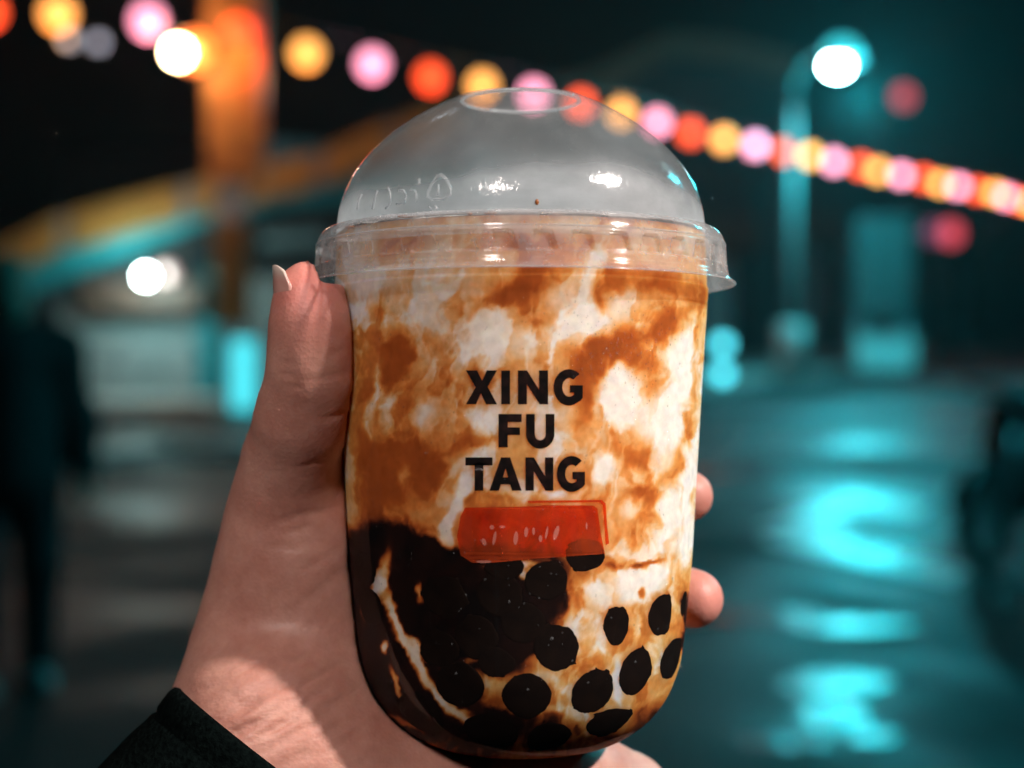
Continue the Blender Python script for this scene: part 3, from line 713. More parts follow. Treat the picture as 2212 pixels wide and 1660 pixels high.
# ------------------------------------------------------------------ the drink
BLOBS = [  # photo x, y, rx, ry, rotation deg, amount of syrup
    (1040, 640, 230, 60, 0, -0.02), (850, 615, 120, 60, 0, -0.22), (1000, 715, 130, 60, 0, -0.14), (900, 800, 120, 60, 0, -0.10), (815, 590, 60, 30, 0, -0.25), (900, 640, 130, 50, 0, -0.12),
    (805, 655, 22, 26, 30, 0.45), (860, 735, 55, 45, 0, 0.28), (850, 790, 30, 40, 0, 0.35), (770, 690, 18, 60, 0, 0.1), (930, 700, 60, 40, 0, -0.15),
    (1060, 655, 55, 24, -25, 0.42), (1090, 630, 38, 22, 0, 0.35), (1145, 600, 40, 32, 0, 0.40), (1010, 670, 30, 18, -30, 0.3), (1170, 690, 70, 30, 0, 0.18),
    (1240, 655, 70, 60, 0, -0.22), (1210, 720, 80, 40, -20, -0.18), (1130, 760, 120, 35, -15, -0.10), (950, 790, 90, 30, -10, -0.12),
    (1300, 610, 30, 35, 0, 0.38), (1345, 595, 32, 28, 0, 0.34), (1400, 605, 30, 36, 0, 0.25), (1440, 610, 30, 24, 0, 0.4), (1490, 640, 26, 30, 0, 0.35), (1290, 640, 18, 30, 0, 0.2),
    (1380, 650, 55, 35, 0, -0.28), (1450, 655, 25, 25, 0, -0.22), (1330, 680, 30, 30, 0, -0.1),
    (1440, 690, 45, 40, -20, 0.42), (1390, 720, 60, 22, -25, 0.25), (1345, 745, 70, 45, -25, 0.46), (1300, 780, 50, 40, -35, 0.42), (1355, 785, 40, 22, -10, 0.45), (1270, 830, 30, 55, 10, 0.35), (1250, 890, 20, 60, 10, 0.25),
    (1400, 745, 40, 30, 0, -0.15),
    (1470, 770, 40, 70, 0, -0.55), (1335, 865, 55, 45, -10, -0.60), (1440, 900, 70, 60, -10, -0.52), (1300, 1012, 32, 30, 0, -0.62), (1480, 860, 25, 120, 0, -0.35), (1380, 950, 60, 60, 0, -0.15),
    (1490, 960, 18, 70, 12, 0.40), (1450, 1035, 50, 18, -50, 0.34), (1385, 990, 40, 16, 0, 0.25), (1505, 820, 8, 200, 0, 0.35),
    (1490, 1040, 14, 70, 8, -0.45), (1405, 1100, 26, 32, 30, 0.5), (1380, 1070, 40, 14, -20, 0.32), (1370, 1100, 28, 22, 0, -0.35), (1440, 1105, 24, 40, 0, -0.4), (1350, 1040, 50, 20, 0, -0.1),
    (1440, 1180, 60, 30, 0, -0.15), (1390, 1160, 40, 25, 30, 0.18), (1480, 1150, 15, 90, 5, -0.35),
    (850, 930, 90, 180, 0, 0.16), (930, 860, 80, 60, 0, 0.1), (800, 985, 18, 45, -15, 0.5), (925, 990, 26, 42, 0, 0.38), (840, 1050, 30, 40, 0, 0.3), (800, 1080, 60, 40, 0, 0.2), (880, 930, 28, 24, 0, 0.2), (840, 840, 14, 26, -20, 0.35),
    (810, 870, 14, 75, 6, -0.42), (850, 870, 10, 60, 20, -0.36), (905, 905, 18, 26, 0, -0.3), (875, 1030, 8, 22, 10, -0.45), (930, 1110, 50, 26, 0, -0.12),
    (1000, 840, 70, 60, 0, 0.12), (1060, 800, 60, 16, 0, 0.22), (1045, 905, 32, 26, 0, -0.5), (1010, 960, 70, 14, -15, 0.26), (1005, 1010, 60, 12, -30, -0.3), (1130, 960, 100, 40, 0, 0.06),
    (1210, 930, 20, 18, 0, -0.25), (1190, 1060, 26, 10, 0, -0.4), (1100, 1060, 70, 16, 0, -0.2),
    (990, 1085, 15, 75, 22, -0.60), (965, 1165, 10, 45, 14, -0.55),
    (1150, 1140, 160, 60, 0, 0.28), (1150, 700, 15, 14, 0, 0.28),
    (1215, 1290, 30, 60, -10, 0.05), (1250, 1260, 40, 20, 20, -0.25), (1385, 1262, 50, 36, 0, -0.75), (1420, 1240, 30, 20, 0, -0.3), (1385, 1287, 22, 24, 0, -0.25),
    (1300, 1390, 22, 40, 0, -0.25), (1240, 1450, 60, 30, -10, 0.15), (1120, 1420, 30, 60, 20, 0.2), (1290, 1330, 40, 24, 0, 0.2), (1385, 1400, 14, 60, 10, 0.3), (1330, 1465, 9, 40, 8, -0.5), (1460, 1330, 20, 60, 0, 0.15),
    (1180, 1480, 60, 14, 15, -0.2), (1050, 1480, 14, 50, 0, -0.2), (1180, 1535, 90, 10, 0, -0.3), (1280, 1560, 40, 16, -35, -0.45), (1200, 1320, 40, 40, 0, -0.15), (1260, 1300, 26, 30, 0, 0.15),
]
DARKS = [
    # dark syrup sunk to the bottom on one side
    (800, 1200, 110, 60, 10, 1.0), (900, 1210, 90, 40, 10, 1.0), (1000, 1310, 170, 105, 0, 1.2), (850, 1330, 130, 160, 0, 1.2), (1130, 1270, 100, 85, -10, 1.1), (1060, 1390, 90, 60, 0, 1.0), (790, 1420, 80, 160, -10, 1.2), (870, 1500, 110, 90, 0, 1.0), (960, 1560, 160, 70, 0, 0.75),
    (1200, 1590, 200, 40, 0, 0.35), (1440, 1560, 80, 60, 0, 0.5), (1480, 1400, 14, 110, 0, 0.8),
    # pale streaks and bubbles in the lower half
    (820, 1255, 13, 62, 12, -1.05), (850, 1330, 11, 55, -25, -1.1), (890, 1390, 11, 60, -32, -1.1), (925, 1470, 12, 60, -22, -1.1), (975, 1540, 12, 55, -48, -1.1), (800, 1290, 8, 50, 15, -0.6), (1010, 1430, 40, 8, -30, -0.5), (870, 1570, 40, 8, 35, -0.6), (825, 1395, 10, 18, 15, -1.3), (905, 1285, 9, 12, 0, -0.8), (850, 1480, 7, 40, -15, -0.9), (940, 1415, 14, 10, 0, -1.2),
    (1110, 1228, 50, 9, -10, -1.3), (1385, 1287, 9, 12, 0, 0.75), (1345, 1215, 30, 12, 0, 0.35), (1390, 1222, 34, 8, 0, 0.8),
]
def sstep(a, b, x):
    t = np.clip((x - a) / (b - a), 0, 1); return t * t * (3 - 2 * t)
def blob_sum(x, y, lst, pw):
    S = 0.0 * x
    for (bx, by, rx, ry, ro, am) in lst:
        c, s = math.cos(R(ro)), math.sin(R(ro))
        dx = x - bx; dy = y - by
        u = (dx * c + dy * s) / rx; v = (-dx * s + dy * c) / ry
        S = S + am * np.exp(-0.8 * np.minimum(u * u + v * v, 30) ** pw)
    return S
def syrup(px, py):
    w1x = fbm(px / 130, py / 130, 3.3, 4); w1y = fbm(px / 130, py / 130, 11.7, 4)
    w2x = fbm(px / 42, py / 42, 21.1, 4); w2y = fbm(px / 42, py / 42, 31.9, 4)
    x = px + 32 * w1x + 17 * w2x; y = py + 36 * w1y + 20 * w2y
    x = x + 4 * fbm(x / 13, y / 13, 61.0, 3); y = y + 4 * fbm(x / 13, y / 13, 71.0, 3)
    left = sstep(1120, 880, px) * sstep(700, 840, py)              # more syrup on the thumb side
    xs_ = x + 0.12 * (y - 900)                                     # streaks lean a little as they run down
    S = 0.42 + 0.15 * left + 0.13 * sstep(1270, 1520, py) + 0.22 * fbm(xs_ / 95, y / 170, 41.0, 5, 0.6)  # sstep term paints the shade at the cup's bottom into the syrup tone
    S = S - (0.26 - 0.06 * left) * sstep(0.06, 0.26, fbm(xs_ / 66, y / 100, 47.0, 5)) + 0.22 * sstep(0.08, 0.26, fbm(xs_ / 50, y / 92, 53.0, 6))
    S = S - 0.13 * sstep(0.5, 1.0, 1 - np.abs(fbm(xs_ / 60, y / 120, 57.0, 3)) * 4.0)
    S = S + 0.09 * fbm(xs_ / 15, y / 30, 77.0, 4) + 0.035 * fbm(px / 6, py / 8, 87.0, 2)
    S = S + blob_sum(x, y, BLOBS, 1.5)
    S = np.where(S > 0.55, 0.55 + 0.30 * np.tanh((S - 0.55) / 0.30), S)
    S = np.maximum(S, 0.02)
    pos = blob_sum(x, y, [q for q in DARKS if q[5] > 0], 2.2); neg = blob_sum(x, y, [q for q in DARKS if q[5] < 0], 1.6)
    S = np.minimum(S + pos, 1.30 + 0.10 * fbm(xs_ / 40, y / 60, 91.0, 4))
    return np.where(neg < -0.02, np.maximum(S + neg * 0.95, np.minimum(S, 0.12)), S)
RAMP = [(-0.05, (0.93, 0.87, 0.83)), (0.14, (0.89, 0.72, 0.58)), (0.30, (0.85, 0.55, 0.32)), (0.46, (0.79, 0.37, 0.12)), (0.62, (0.68, 0.22, 0.045)), (0.80, (0.46, 0.105, 0.018)), (0.95, (0.18, 0.035, 0.010)), (1.12, (0.03, 0.008, 0.005)), (1.35, (0.004, 0.003, 0.003))]
def syrup_colour(S):
    xs = [r[0] for r in RAMP]
    return np.stack([np.interp(S, xs, [r[1][k] for r in RAMP]) for k in range(3)], -1)
# angle -90 deg faces the camera
th = np.concatenate([np.radians(np.linspace(-182, 2, 430)), np.radians(np.linspace(2, 178, 80))[1:-1]])
sw = np.linspace(0.3, float(np.interp(47.0, _wz, _ws)), 360); LQ = 0.09
zz = np.concatenate([np.interp(sw, _ws, _wz) - LQ * np.interp(sw, _ws, _wnz), np.linspace(47.2, 59.5, 36)])
rr_ = np.concatenate([np.interp(sw, _ws, _wr) - LQ * np.interp(sw, _ws, _wnr), np.linspace(43.5, 43.0, 36)])
TH, ZZ = np.meshgrid(th, zz); RR = np.broadcast_to(rr_[:, None], TH.shape)
L = np.stack([RR * np.cos(TH), RR * np.sin(TH), ZZ], -1).reshape(-1, 3)
ppx, ppy = project(L)
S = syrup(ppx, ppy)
# caramel ring near the fill line
S = S + np.where(L[:, 2] > 52, 0.25 * np.clip(fbm(TH.ravel() * 6, ZZ.ravel() / 6, 5.0, 3) + 0.1, -0.5, 1), 0)
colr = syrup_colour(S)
nth = len(th); nz_ = len(zz)
ii, jj = np.meshgrid(np.arange(nz_ - 1), np.arange(nth), indexing='ij')
Fq = np.stack([ii * nth + jj, ii * nth + (jj + 1) % nth, (ii + 1) * nth + (jj + 1) % nth, (ii + 1) * nth + jj], -1).reshape(-1, 4)
M_tea, n, l, b = mat_new("milk_tea_swirl")
va = n.new("ShaderNodeVertexColor"); va.layer_name = "swirl"
tc = n.new("ShaderNodeTexCoord")
ns = n.new("ShaderNodeTexNoise"); ns.inputs["Scale"].default_value = 420; ns.inputs["Detail"].default_value = 5; l.new(tc.outputs["Object"], ns.inputs["Vector"])
hs = n.new("ShaderNodeHueSaturation"); l.new(va.outputs["Color"], hs.inputs["Color"])
mr = n.new("ShaderNodeMapRange"); mr.inputs["From Min"].default_value = 0.3; mr.inputs["From Max"].default_value = 0.7; mr.inputs["To Min"].default_value = 0.86; mr.inputs["To Max"].default_value = 1.1
l.new(ns.outputs["Fac"], mr.inputs["Value"]); l.new(mr.outputs[0], hs.inputs["Value"]); l.new(hs.outputs[0], b.inputs["Base Color"])
b.inputs["Roughness"].default_value = 0.6; b.inputs["Specular IOR Level"].default_value = 0.0
b.inputs["Subsurface Weight"].default_value = 0.85; b.inputs["Subsurface Radius"].default_value = (0.020, 0.012, 0.006); b.inputs["Subsurface Scale"].default_value = 1.0
tea = empty("milk_tea", cup_loc, (CUP_TILT, 0, 0)); tag(tea, "milk tea marbled with caramel brown sugar syrup inside the cup", "drink")
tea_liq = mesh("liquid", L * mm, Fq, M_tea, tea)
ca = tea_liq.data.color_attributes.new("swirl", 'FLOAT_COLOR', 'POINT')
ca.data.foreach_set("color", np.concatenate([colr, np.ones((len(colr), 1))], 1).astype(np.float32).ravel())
# foam heaped under the dome
M_foam, n, l, b = mat_new("milk_foam")
tc = n.new("ShaderNodeTexCoord"); ns = n.new("ShaderNodeTexNoise"); ns.inputs["Scale"].default_value = 90; ns.inputs["Detail"].default_value = 8; l.new(tc.outputs["Object"], ns.inputs["Vector"])
rp = n.new("ShaderNodeValToRGB"); rp.color_ramp.elements[0].color = (0.66, 0.60, 0.57, 1); rp.color_ramp.elements[1].color = (0.84, 0.80, 0.77, 1)
rp.color_ramp.elements[0].position = .35; rp.color_ramp.elements[1].position = .65
l.new(ns.outputs["Fac"], rp.inputs[0]); l.new(rp.outputs[0], b.inputs["Base Color"]); b.inputs["Roughness"].default_value = 0.7
bp = n.new("ShaderNodeBump"); bp.inputs["Strength"].default_value = 0.3; bp.inputs["Distance"].default_value = 0.0008; l.new(ns.outputs["Fac"], bp.inputs["Height"]); l.new(bp.outputs[0], b.inputs["Normal"])
nr, na = 40, 120
V = [(0, 0, 0)]; F = []
def foam_h(x, y):
    h = 59.5 + 4.0 * math.exp(-(((x - 14) / 25) ** 2 + ((y + 6) / 26) ** 2)) + 2.0 * math.exp(-(((x + 18) / 18) ** 2 + ((y + 16) / 16) ** 2))
    return h + 0.6 * float(fbm(np.array([x / 7]), np.array([y / 7]), 2.0, 3)[0])
V[0] = (0, 0, foam_h(0, 0) * mm)
for i in range(1, nr + 1):
    r = 42.6 * i / nr
    for k in range(na):
        a = 2 * math.pi * k / na; x, y = r * math.cos(a), r * math.sin(a)
        h = foam_h(x, y); f_ = max(0, (r - 36) / 6.6); h = h * (1 - f_) + (min(h, 62.5) * 0.7 + 59.3 * 0.3) * f_
        V.append((x * mm, y * mm, h * mm))
for k in range(na): F.append((0, 1 + k, 1 + (k + 1) % na))
for i in range(nr - 1):
    for k in range(na):
        a = 1 + i * na + k; c = 1 + i * na + (k + 1) % na; F.append((a, a + na, c + na, c))
mesh("foam", V, F, M_foam, tea)

# ------------------------------------------------------------------ tapioca pearls pressed against the wall
M_pearl, n, l, b = mat_new("tapioca_pearl")
b.inputs["Base Color"].default_value = (0.010, 0.006, 0.005, 1); b.inputs["Roughness"].default_value = 0.40; b.inputs["Specular IOR Level"].default_value = 0.0
tc = n.new("ShaderNodeTexCoord"); ns = n.new("ShaderNodeTexNoise"); ns.inputs["Scale"].default_value = 300; l.new(tc.outputs["Object"], ns.inputs["Vector"])
rp = n.new("ShaderNodeValToRGB"); rp.color_ramp.elements[0].color = (0.003, 0.002, 0.002, 1); rp.color_ramp.elements[1].color = (0.012, 0.006, 0.004, 1)
l.new(ns.outputs["Fac"], rp.inputs[0]); l.new(rp.outputs[0], b.inputs["Base Color"])
PEARLS = [  # x, y, half width, half height, label
    (1265, 1200, 46, 36, "black pearl tucked under the red print's lower corner"),
    (1331, 1351, 30, 46, "narrow upright pearl below the white bubble ring"),
    (1426, 1330, 27, 48, "slim pearl beside the white bubble, close to the upper of the cup's edge pearls"),
    (1202, 1400, 54, 52, "round pearl with tiny glints at the middle of the cup's lower half"),
    (1373, 1453, 38, 54, "tall oval pearl above the lower fingertip side's bottom curve"),
    (1280, 1496, 50, 48, "oval pearl leaning between the middle pearl and the tall oval pearl"),
    (1138, 1506, 56, 50, "round pearl directly below the dark syrup mass"),
    (992, 1480, 56, 54, "round pearl beside the long pale milk streak"),
    (1061, 1583, 62, 38, "flattened pearl at the very bottom under the round pearls"),
    (1185, 1596, 48, 32, "flattened bottom pearl second from the long pale streak"),
    (1315, 1562, 48, 34, "bottom pearl farthest from the thumb"),
    (1452, 1424, 24, 48, "sliver of pearl on the cup's edge just under the lower fingertip"),
    (1476, 1305, 10, 30, "thin pearl sliver on the cup's edge behind the lower fingertip"),
    (906, 1545, 56, 50, "pearl at the bottom beside the palm, under the pale streak"),
    (1180, 1255, 50, 44, None), (1080, 1285, 54, 50, None), (1130, 1345, 52, 46, None), (1030, 1375, 50, 46, None), (1090, 1225, 46, 30, None), (960, 1290, 50, 48, None), 
    (950, 1400, 44, 40, None), (800, 1310, 26, 44, None), (790, 1230, 24, 40, None), (1070, 1430, 40, 34, None), (800, 1500, 24, 40, None),
]
for i, (x, y, hw, hh_, lab) in enumerate(PEARLS):
    a, z = wall_hit(x, y, 0.3)
    rw = float(R_wall(z)) - 0.0
    # outward normal of the wall profile
    dz = 0.6; slope = (float(R_wall(z + dz)) - float(R_wall(max(z - dz, -60.3)))) / (2 * dz)
    nv = Vector((math.cos(a), math.sin(a), -slope)).normalized()
    c = Vector((rw * math.cos(a), rw * math.sin(a), z))
    tang = Vector((-math.sin(a), math.cos(a), 0)); upv = nv.cross(tang).normalized()
    view = (Vector(_camL) - c).normalized()
    sc_px = (c - Vector(_camL)).length / 400.0 * PX * 1000
    # undo foreshortening so that the disc looks as wide as measured
    fx = max(0.35, abs(tang.cross(view).length) if False else math.sqrt(max(0.1, 1 - tang.dot(view) ** 2)))
    fz = math.sqrt(max(0.12, 1 - upv.dot(view) ** 2))
    su = min(hw * sc_px / fx, 7.0); sv = min(hh_ * sc_px / fz, 7.0); dep = 0.5 * (su + sv)
    V = []; rings, seg = 30, 72
    rnd = rng.random(3) * 50
    F = []
    tt, pp = np.meshgrid(np.pi * np.arange(rings + 1) / rings, 2 * np.pi * np.arange(seg) / seg, indexing='ij')
    dx, dy, dz_ = [q.ravel() for q in (np.sin(tt) * np.cos(pp), np.sin(tt) * np.sin(pp), np.cos(tt))]
    j = 1 + 0.11 * fbm(dx * 1.6 + rnd[0], dy * 1.6 + rnd[1], dz_ * 1.6 + rnd[2], 2) + 0.05 * fbm(dx * 7 + rnd[0], dy * 7 + rnd[1], dz_ * 7, 3)
    dx, dy, dz_ = dx * j, dy * j, dz_ * j
    w = np.where(dz_ > 0.62, 0.62 + 0.02 * (dz_ - 0.62), dz_)
    # bend the flattened face round the wall: walk along the profile and round the axis, then go inwards
    s0 = float(np.interp(z, _wz, _ws)); sg = np.clip(s0 + dy * sv * 1.24, 0.5, _ws[-1])
    r2 = np.interp(sg, _ws, _wr); z2 = np.interp(sg, _ws, _wz); nr2 = np.interp(sg, _ws, _wnr); nz2 = np.interp(sg, _ws, _wnz)
    a2 = a + dx * su * 1.24 / max(rw, 12.0); dp = np.maximum((0.63 - w) * dep, 0) + 0.02
    r3 = r2 - nr2 * dp; V = np.stack([r3 * np.cos(a2), r3 * np.sin(a2), z2 - nz2 * dp], -1)
    V = (V - np.array(c)) * mm
    for r_i in range(rings):
        for k in range(seg):
            F.append((r_i * seg + k, r_i * seg + (k + 1) % seg, (r_i + 1) * seg + (k + 1) % seg, (r_i + 1) * seg + k))
    o = mesh("tapioca_pearl", V, F, M_pearl)
    o.location = cupM @ (c * mm); o.rotation_euler = (CUP_TILT, 0, 0)
    tag(o, lab or "black pearl sunk in the dark syrup mass on the thumb side of the cup", "tapioca pearl", "tapioca pearls at the bottom of the cup" if lab else "pearls merged in the dark syrup")

# ------------------------------------------------------------------ print on the cup
M_ink, n, l, b = mat_new("black_ink"); b.inputs["Roughness"].default_value = 0.3
tc = n.new("ShaderNodeTexCoord"); ns = n.new("ShaderNodeTexNoise"); ns.inputs["Scale"].default_value = 500; ns.inputs["Detail"].default_value = 4; l.new(tc.outputs["Object"], ns.inputs["Vector"])
rp = n.new("ShaderNodeValToRGB"); rp.color_ramp.elements[0].color = (0.004, 0.003, 0.003, 1); rp.color_ramp.elements[1].color = (0.022, 0.009, 0.008, 1); rp.color_ramp.elements[0].position = .45; rp.color_ramp.elements[1].position = .75
l.new(ns.outputs["Fac"], rp.inputs[0]); l.new(rp.outputs[0], b.inputs["Base Color"])
bp = n.new("ShaderNodeBump"); bp.inputs["Strength"].default_value = 0.25; bp.inputs["Distance"].default_value = 0.0003; l.new(ns.outputs["Fac"], bp.inputs["Height"]); l.new(bp.outputs[0], b.inputs["Normal"])

def arc(cx, cy, rx, ry, a0, a1, n_=18):
    return [(cx + rx * math.cos(R(a0 + (a1 - a0) * i / n_)), cy + ry * math.sin(R(a0 + (a1 - a0) * i / n_))) for i in range(n_ + 1)]
# glyph outlines in a w x 1 box (y up)
def g_X(): return [[(0, 1), (.36, 1), (.52, .70), (.67, 1), (1, 1), (.70, .515), (1, 0), (.645, 0), (.48, .32), (.325, 0), (0, 0), (.31, .50)]]
def g_I(): return [[(0, 0), (1, 0), (1, 1), (0, 1)]]
def g_N(): return [[(0, 0), (0, 1), (.30, 1), (.70, .44), (.70, 1), (1, 1), (1, 0), (.72, 0), (.30, .58), (.30, 0)]]
def g_F(): return [[(0, 0), (0, 1), (1, 1), (1, .76), (.40, .76), (.40, .60), (.93, .60), (.93, .37), (.40, .37), (.40, 0)]]
def g_T(): return [[(0, 1), (1, 1), (1, .76), (.66, .76), (.66, 0), (.34, 0), (.34, .76), (0, .76)]]
def g_A(): return [[(0, 0), (.36, 1), (.64, 1), (1, 0), (.70, 0), (.64, .19), (.355, .19), (.295, 0)], [(.42, .40), (.58, .40), (.50, .68)]]
def g_U(): return [[(0, 1), (.31, 1)] + [(.31, .40)] + arc(.5, .40, .19, .17, 180, 360, 12) + [(.69, 1), (1, 1)] + [(1, .42)] + arc(.5, .42, .5, .44, 0, -180, 20) + [(0, .42)]]
def g_G():
    o_ = arc(.52, .5, .52, .515, 47, 304, 32)
    o_ += [(.92, .13), (.985, .20), (.985, .56), (.55, .56), (.55, .35), (.69, .35), (.69, .285)]
    o_ += arc(.53, .5, .235, .265, 305, 55, 22)
    return [o_]
G = dict(X=g_X, I=g_I, N=g_N, F=g_F, T=g_T, A=g_A, U=g_U, G=g_G)
def wrap_patch(name, loops, to_px, mat, parent, lift=0.30, cuts=3):
    """fill 2-D loops (photo pixel space through to_px) and lay them on the wall"""
    cu = bpy.data.curves.new(name + "_c", 'CURVE'); cu.dimensions = '2D'; cu.fill_mode = 'BOTH'
    for lp_ in loops:
        sp = cu.splines.new('POLY'); sp.points.add(len(lp_) - 1); sp.use_cyclic_u = True
        for pt, co in zip(sp.points, lp_): pt.co = (co[0], co[1], 0, 1)
    tmp = bpy.data.objects.new(name + "_t", cu)
    me = bpy.data.meshes.new_from_object(tmp); bpy.data.objects.remove(tmp); bpy.data.curves.remove(cu)
    bm = bmesh.new(); bm.from_mesh(me); bpy.data.meshes.remove(me)
    bmesh.ops.remove_doubles(bm, verts=bm.verts, dist=1e-5)
    bmesh.ops.triangulate(bm, faces=bm.faces)
    for _ in range(cuts - 1):
        bmesh.ops.subdivide_edges(bm, edges=[e for e in bm.edges if e.calc_length() > 0.22 * cuts / 3], cuts=1, use_grid_fill=False)
        bmesh.ops.triangulate(bm, faces=bm.faces)
    for v in bm.verts:
        px, py = to_px(v.co.x, v.co.y)
        a, z = wall_hit(px, py)
        r = float(R_wall(z)) + lift
        v.co = Vector((r * math.cos(a), r * math.sin(a), z)) * mm
    bmesh.ops.recalc_face_normals(bm, faces=bm.faces)
    return bm_obj(name, bm, mat, parent, True)
def Z4(zx, zy): return 691 + zx * 0.3906, 562 + zy * 0.3906
WORDS = [("X", 808, 980, 611, 798), ("I", 1003, 1052, 611, 798), ("N", 1095, 1262, 611, 798), ("G", 1292, 1456, 607, 802),
         ("F", 988, 1116, 852, 1036), ("U", 1140, 1297, 852, 1040),
         ("T", 805, 955, 1092, 1276), ("A", 938, 1116, 1092, 1276), ("N", 1137, 1291, 1092, 1276), ("G", 1310, 1468, 1087, 1280)]
for (ch, x0, x1, y0, y1) in WORDS:
    wrap_patch("letter", G[ch](), lambda u, v, x0=x0, x1=x1, y0=y0, y1=y1: Z4(x0 + u * (x1 - x0), y1 - v * (y1 - y0)), M_ink, cup, 0.05, 4)
# translucent red print panel with pale strokes
M_red, n, l, b = mat_new("red_translucent_ink"); n.remove(b)
tr = n.new("ShaderNodeBsdfTransparent"); tr.inputs[0].default_value = (0.88, 0.20, 0.09, 1)
df = n.new("ShaderNodeBsdfDiffuse"); df.inputs[0].default_value = (0.62, 0.075, 0.02, 1)
ms = n.new("ShaderNodeMixShader"); tc = n.new("ShaderNodeTexCoord"); ns = n.new("ShaderNodeTexNoise"); ns.inputs["Scale"].default_value = 140; ns.inputs["Detail"].default_value = 4
l.new(tc.outputs["Object"], ns.inputs["Vector"]); mr = n.new("ShaderNodeMapRange"); mr.inputs["From Min"].default_value = .3; mr.inputs["From Max"].default_value = .7; mr.inputs["To Min"].default_value = .15; mr.inputs["To Max"].default_value = .45
l.new(ns.outputs["Fac"], mr.inputs["Value"]); l.new(mr.outputs[0], ms.inputs[0]); l.new(tr.outputs[0], ms.inputs[1]); l.new(df.outputs[0], ms.inputs[2]); l.new(ms.outputs[0], n["Material Output"].inputs["Surface"])
def Z9(zx, zy): return 933.2 + zx * 0.1875, 1054.2 + zy * 0.1875
lab_loop = [(380, 228), (900, 222), (1180, 214), (1300, 200), (1860, 205), (1905, 240), (1940, 500), (1990, 760), (1400, 800), (1180, 815), (720, 860), (470, 865), (330, 780), (290, 560), (330, 330)]
def densify(lp_, s=40):
    o_ = []
    for i in range(len(lp_)):
        a = np.array(lp_[i], float); c = np.array(lp_[(i + 1) % len(lp_)], float); k = max(1, int(np.linalg.norm(c - a) / s))
        o_ += [tuple(a + (c - a) * t / k) for t in range(k)]
    return o_
redp = wrap_patch("red_panel", [[(x / 1000, y / 1000) for x, y in densify(lab_loop)]], lambda u, v: Z9(u * 1000, v * 1000), M_red, cup, 0.03, 4)
redp["label"] = "translucent orange red print panel under the lettering"
fr_o = [(1100, 150), (1960, 140), (2000, 180), (2015, 420), (2040, 640), (2000, 660), (1985, 430), (1968, 200), (1930, 165), (1110, 175)]
wrap_patch("panel_outline", [[(x / 1000, y / 1000) for x, y in densify(fr_o)]], lambda u, v: Z9(u * 1000, v * 1000), M_red, redp, 0.03, 4)
M_pale, n, l, b = mat_new("pale_print"); n.remove(b)
tr = n.new("ShaderNodeBsdfTransparent"); df = n.new("ShaderNodeBsdfDiffuse"); df.inputs[0].default_value = (0.85, 0.42, 0.34, 1); ms = n.new("ShaderNodeMixShader"); ms.inputs[0].default_value = 0.28
l.new(tr.outputs[0], ms.inputs[1]); l.new(df.outputs[0], ms.inputs[2]); l.new(ms.outputs[0], n["Material Output"].inputs["Surface"])
for (x, y, w_, h_, sl) in [(690, 455, 26, 26, 0), (600, 625, 26, 42, -10), (720, 580, 18, 80, 14), (965, 580, 26, 78, 6), (1085, 510, 22, 58, 4), (1250, 585, 20, 40, 0), (1320, 520, 14, 70, 12), (1430, 520, 28, 84, 22), (810, 450, 34, 16, 0), (1170, 500, 16, 44, 0), (600, 850, 90, 16, 0), (1780, 440, 10, 40, 0)]:
    lp_ = [(x + w_ * math.cos(t) * (1 if abs(math.cos(t)) > .4 else .8) - sl * math.sin(t), y + h_ * math.sin(t)) for t in np.linspace(0, 2 * math.pi, 18, endpoint=False)]
    wrap_patch("print_stroke", [[(p / 1000, q / 1000) for p, q in lp_]], lambda u, v: Z9(u * 1000, v * 1000), M_pale, redp, 0.06, 1)

# fine condensation on the wall, plus drops added for glints
M_drop = plastic("water_drop", haze=0.10, rough=0.05)
bm = bmesh.new(); rd = random.Random(5)
for k in range(420):
    if k < 230: px, py = rd.gauss(1330, 70), rd.gauss(745, 55)
    else: px, py = rd.uniform(800, 1480), rd.uniform(640, 1400)
    a, z = wall_hit(px, py); r_ = float(R_wall(z)); rad = rd.uniform(0.09, 0.20) * (1.6 if rd.random() < 0.08 else 1)
    m_ = Matrix.Translation(Vector((r_ * math.cos(a), r_ * math.sin(a), z)) * mm) @ Matrix.Diagonal((rad * mm, rad * mm, rad * mm * rd.uniform(1, 1.5), 1))
    bmesh.ops.create_icosphere(bm, subdivisions=1, radius=1.0, matrix=m_)
for (px, py, rad) in [(1192, 1380, .42), (1236, 1428, .26), (1100, 1300, .3), (985, 1455, .3), (1140, 1490, .28), (1372, 1430, .3), (1320, 1335, .24), (1048, 1252, .26), (1270, 1475, .26), (930, 1330, .24), (1190, 1240, .22), (1470, 1440, .5), (1215, 1392, .16)]:  # larger drops placed to catch the lamp as glints on the pearls
    a, z = wall_hit(px, py); r_ = float(R_wall(z))
    bmesh.ops.create_icosphere(bm, subdivisions=2, radius=rad * mm, matrix=Matrix.Translation(Vector((r_ * math.cos(a), r_ * math.sin(a), z)) * mm))
dr = bm_obj("droplets", bm, M_drop, cup, True); dr["kind"] = "stuff"

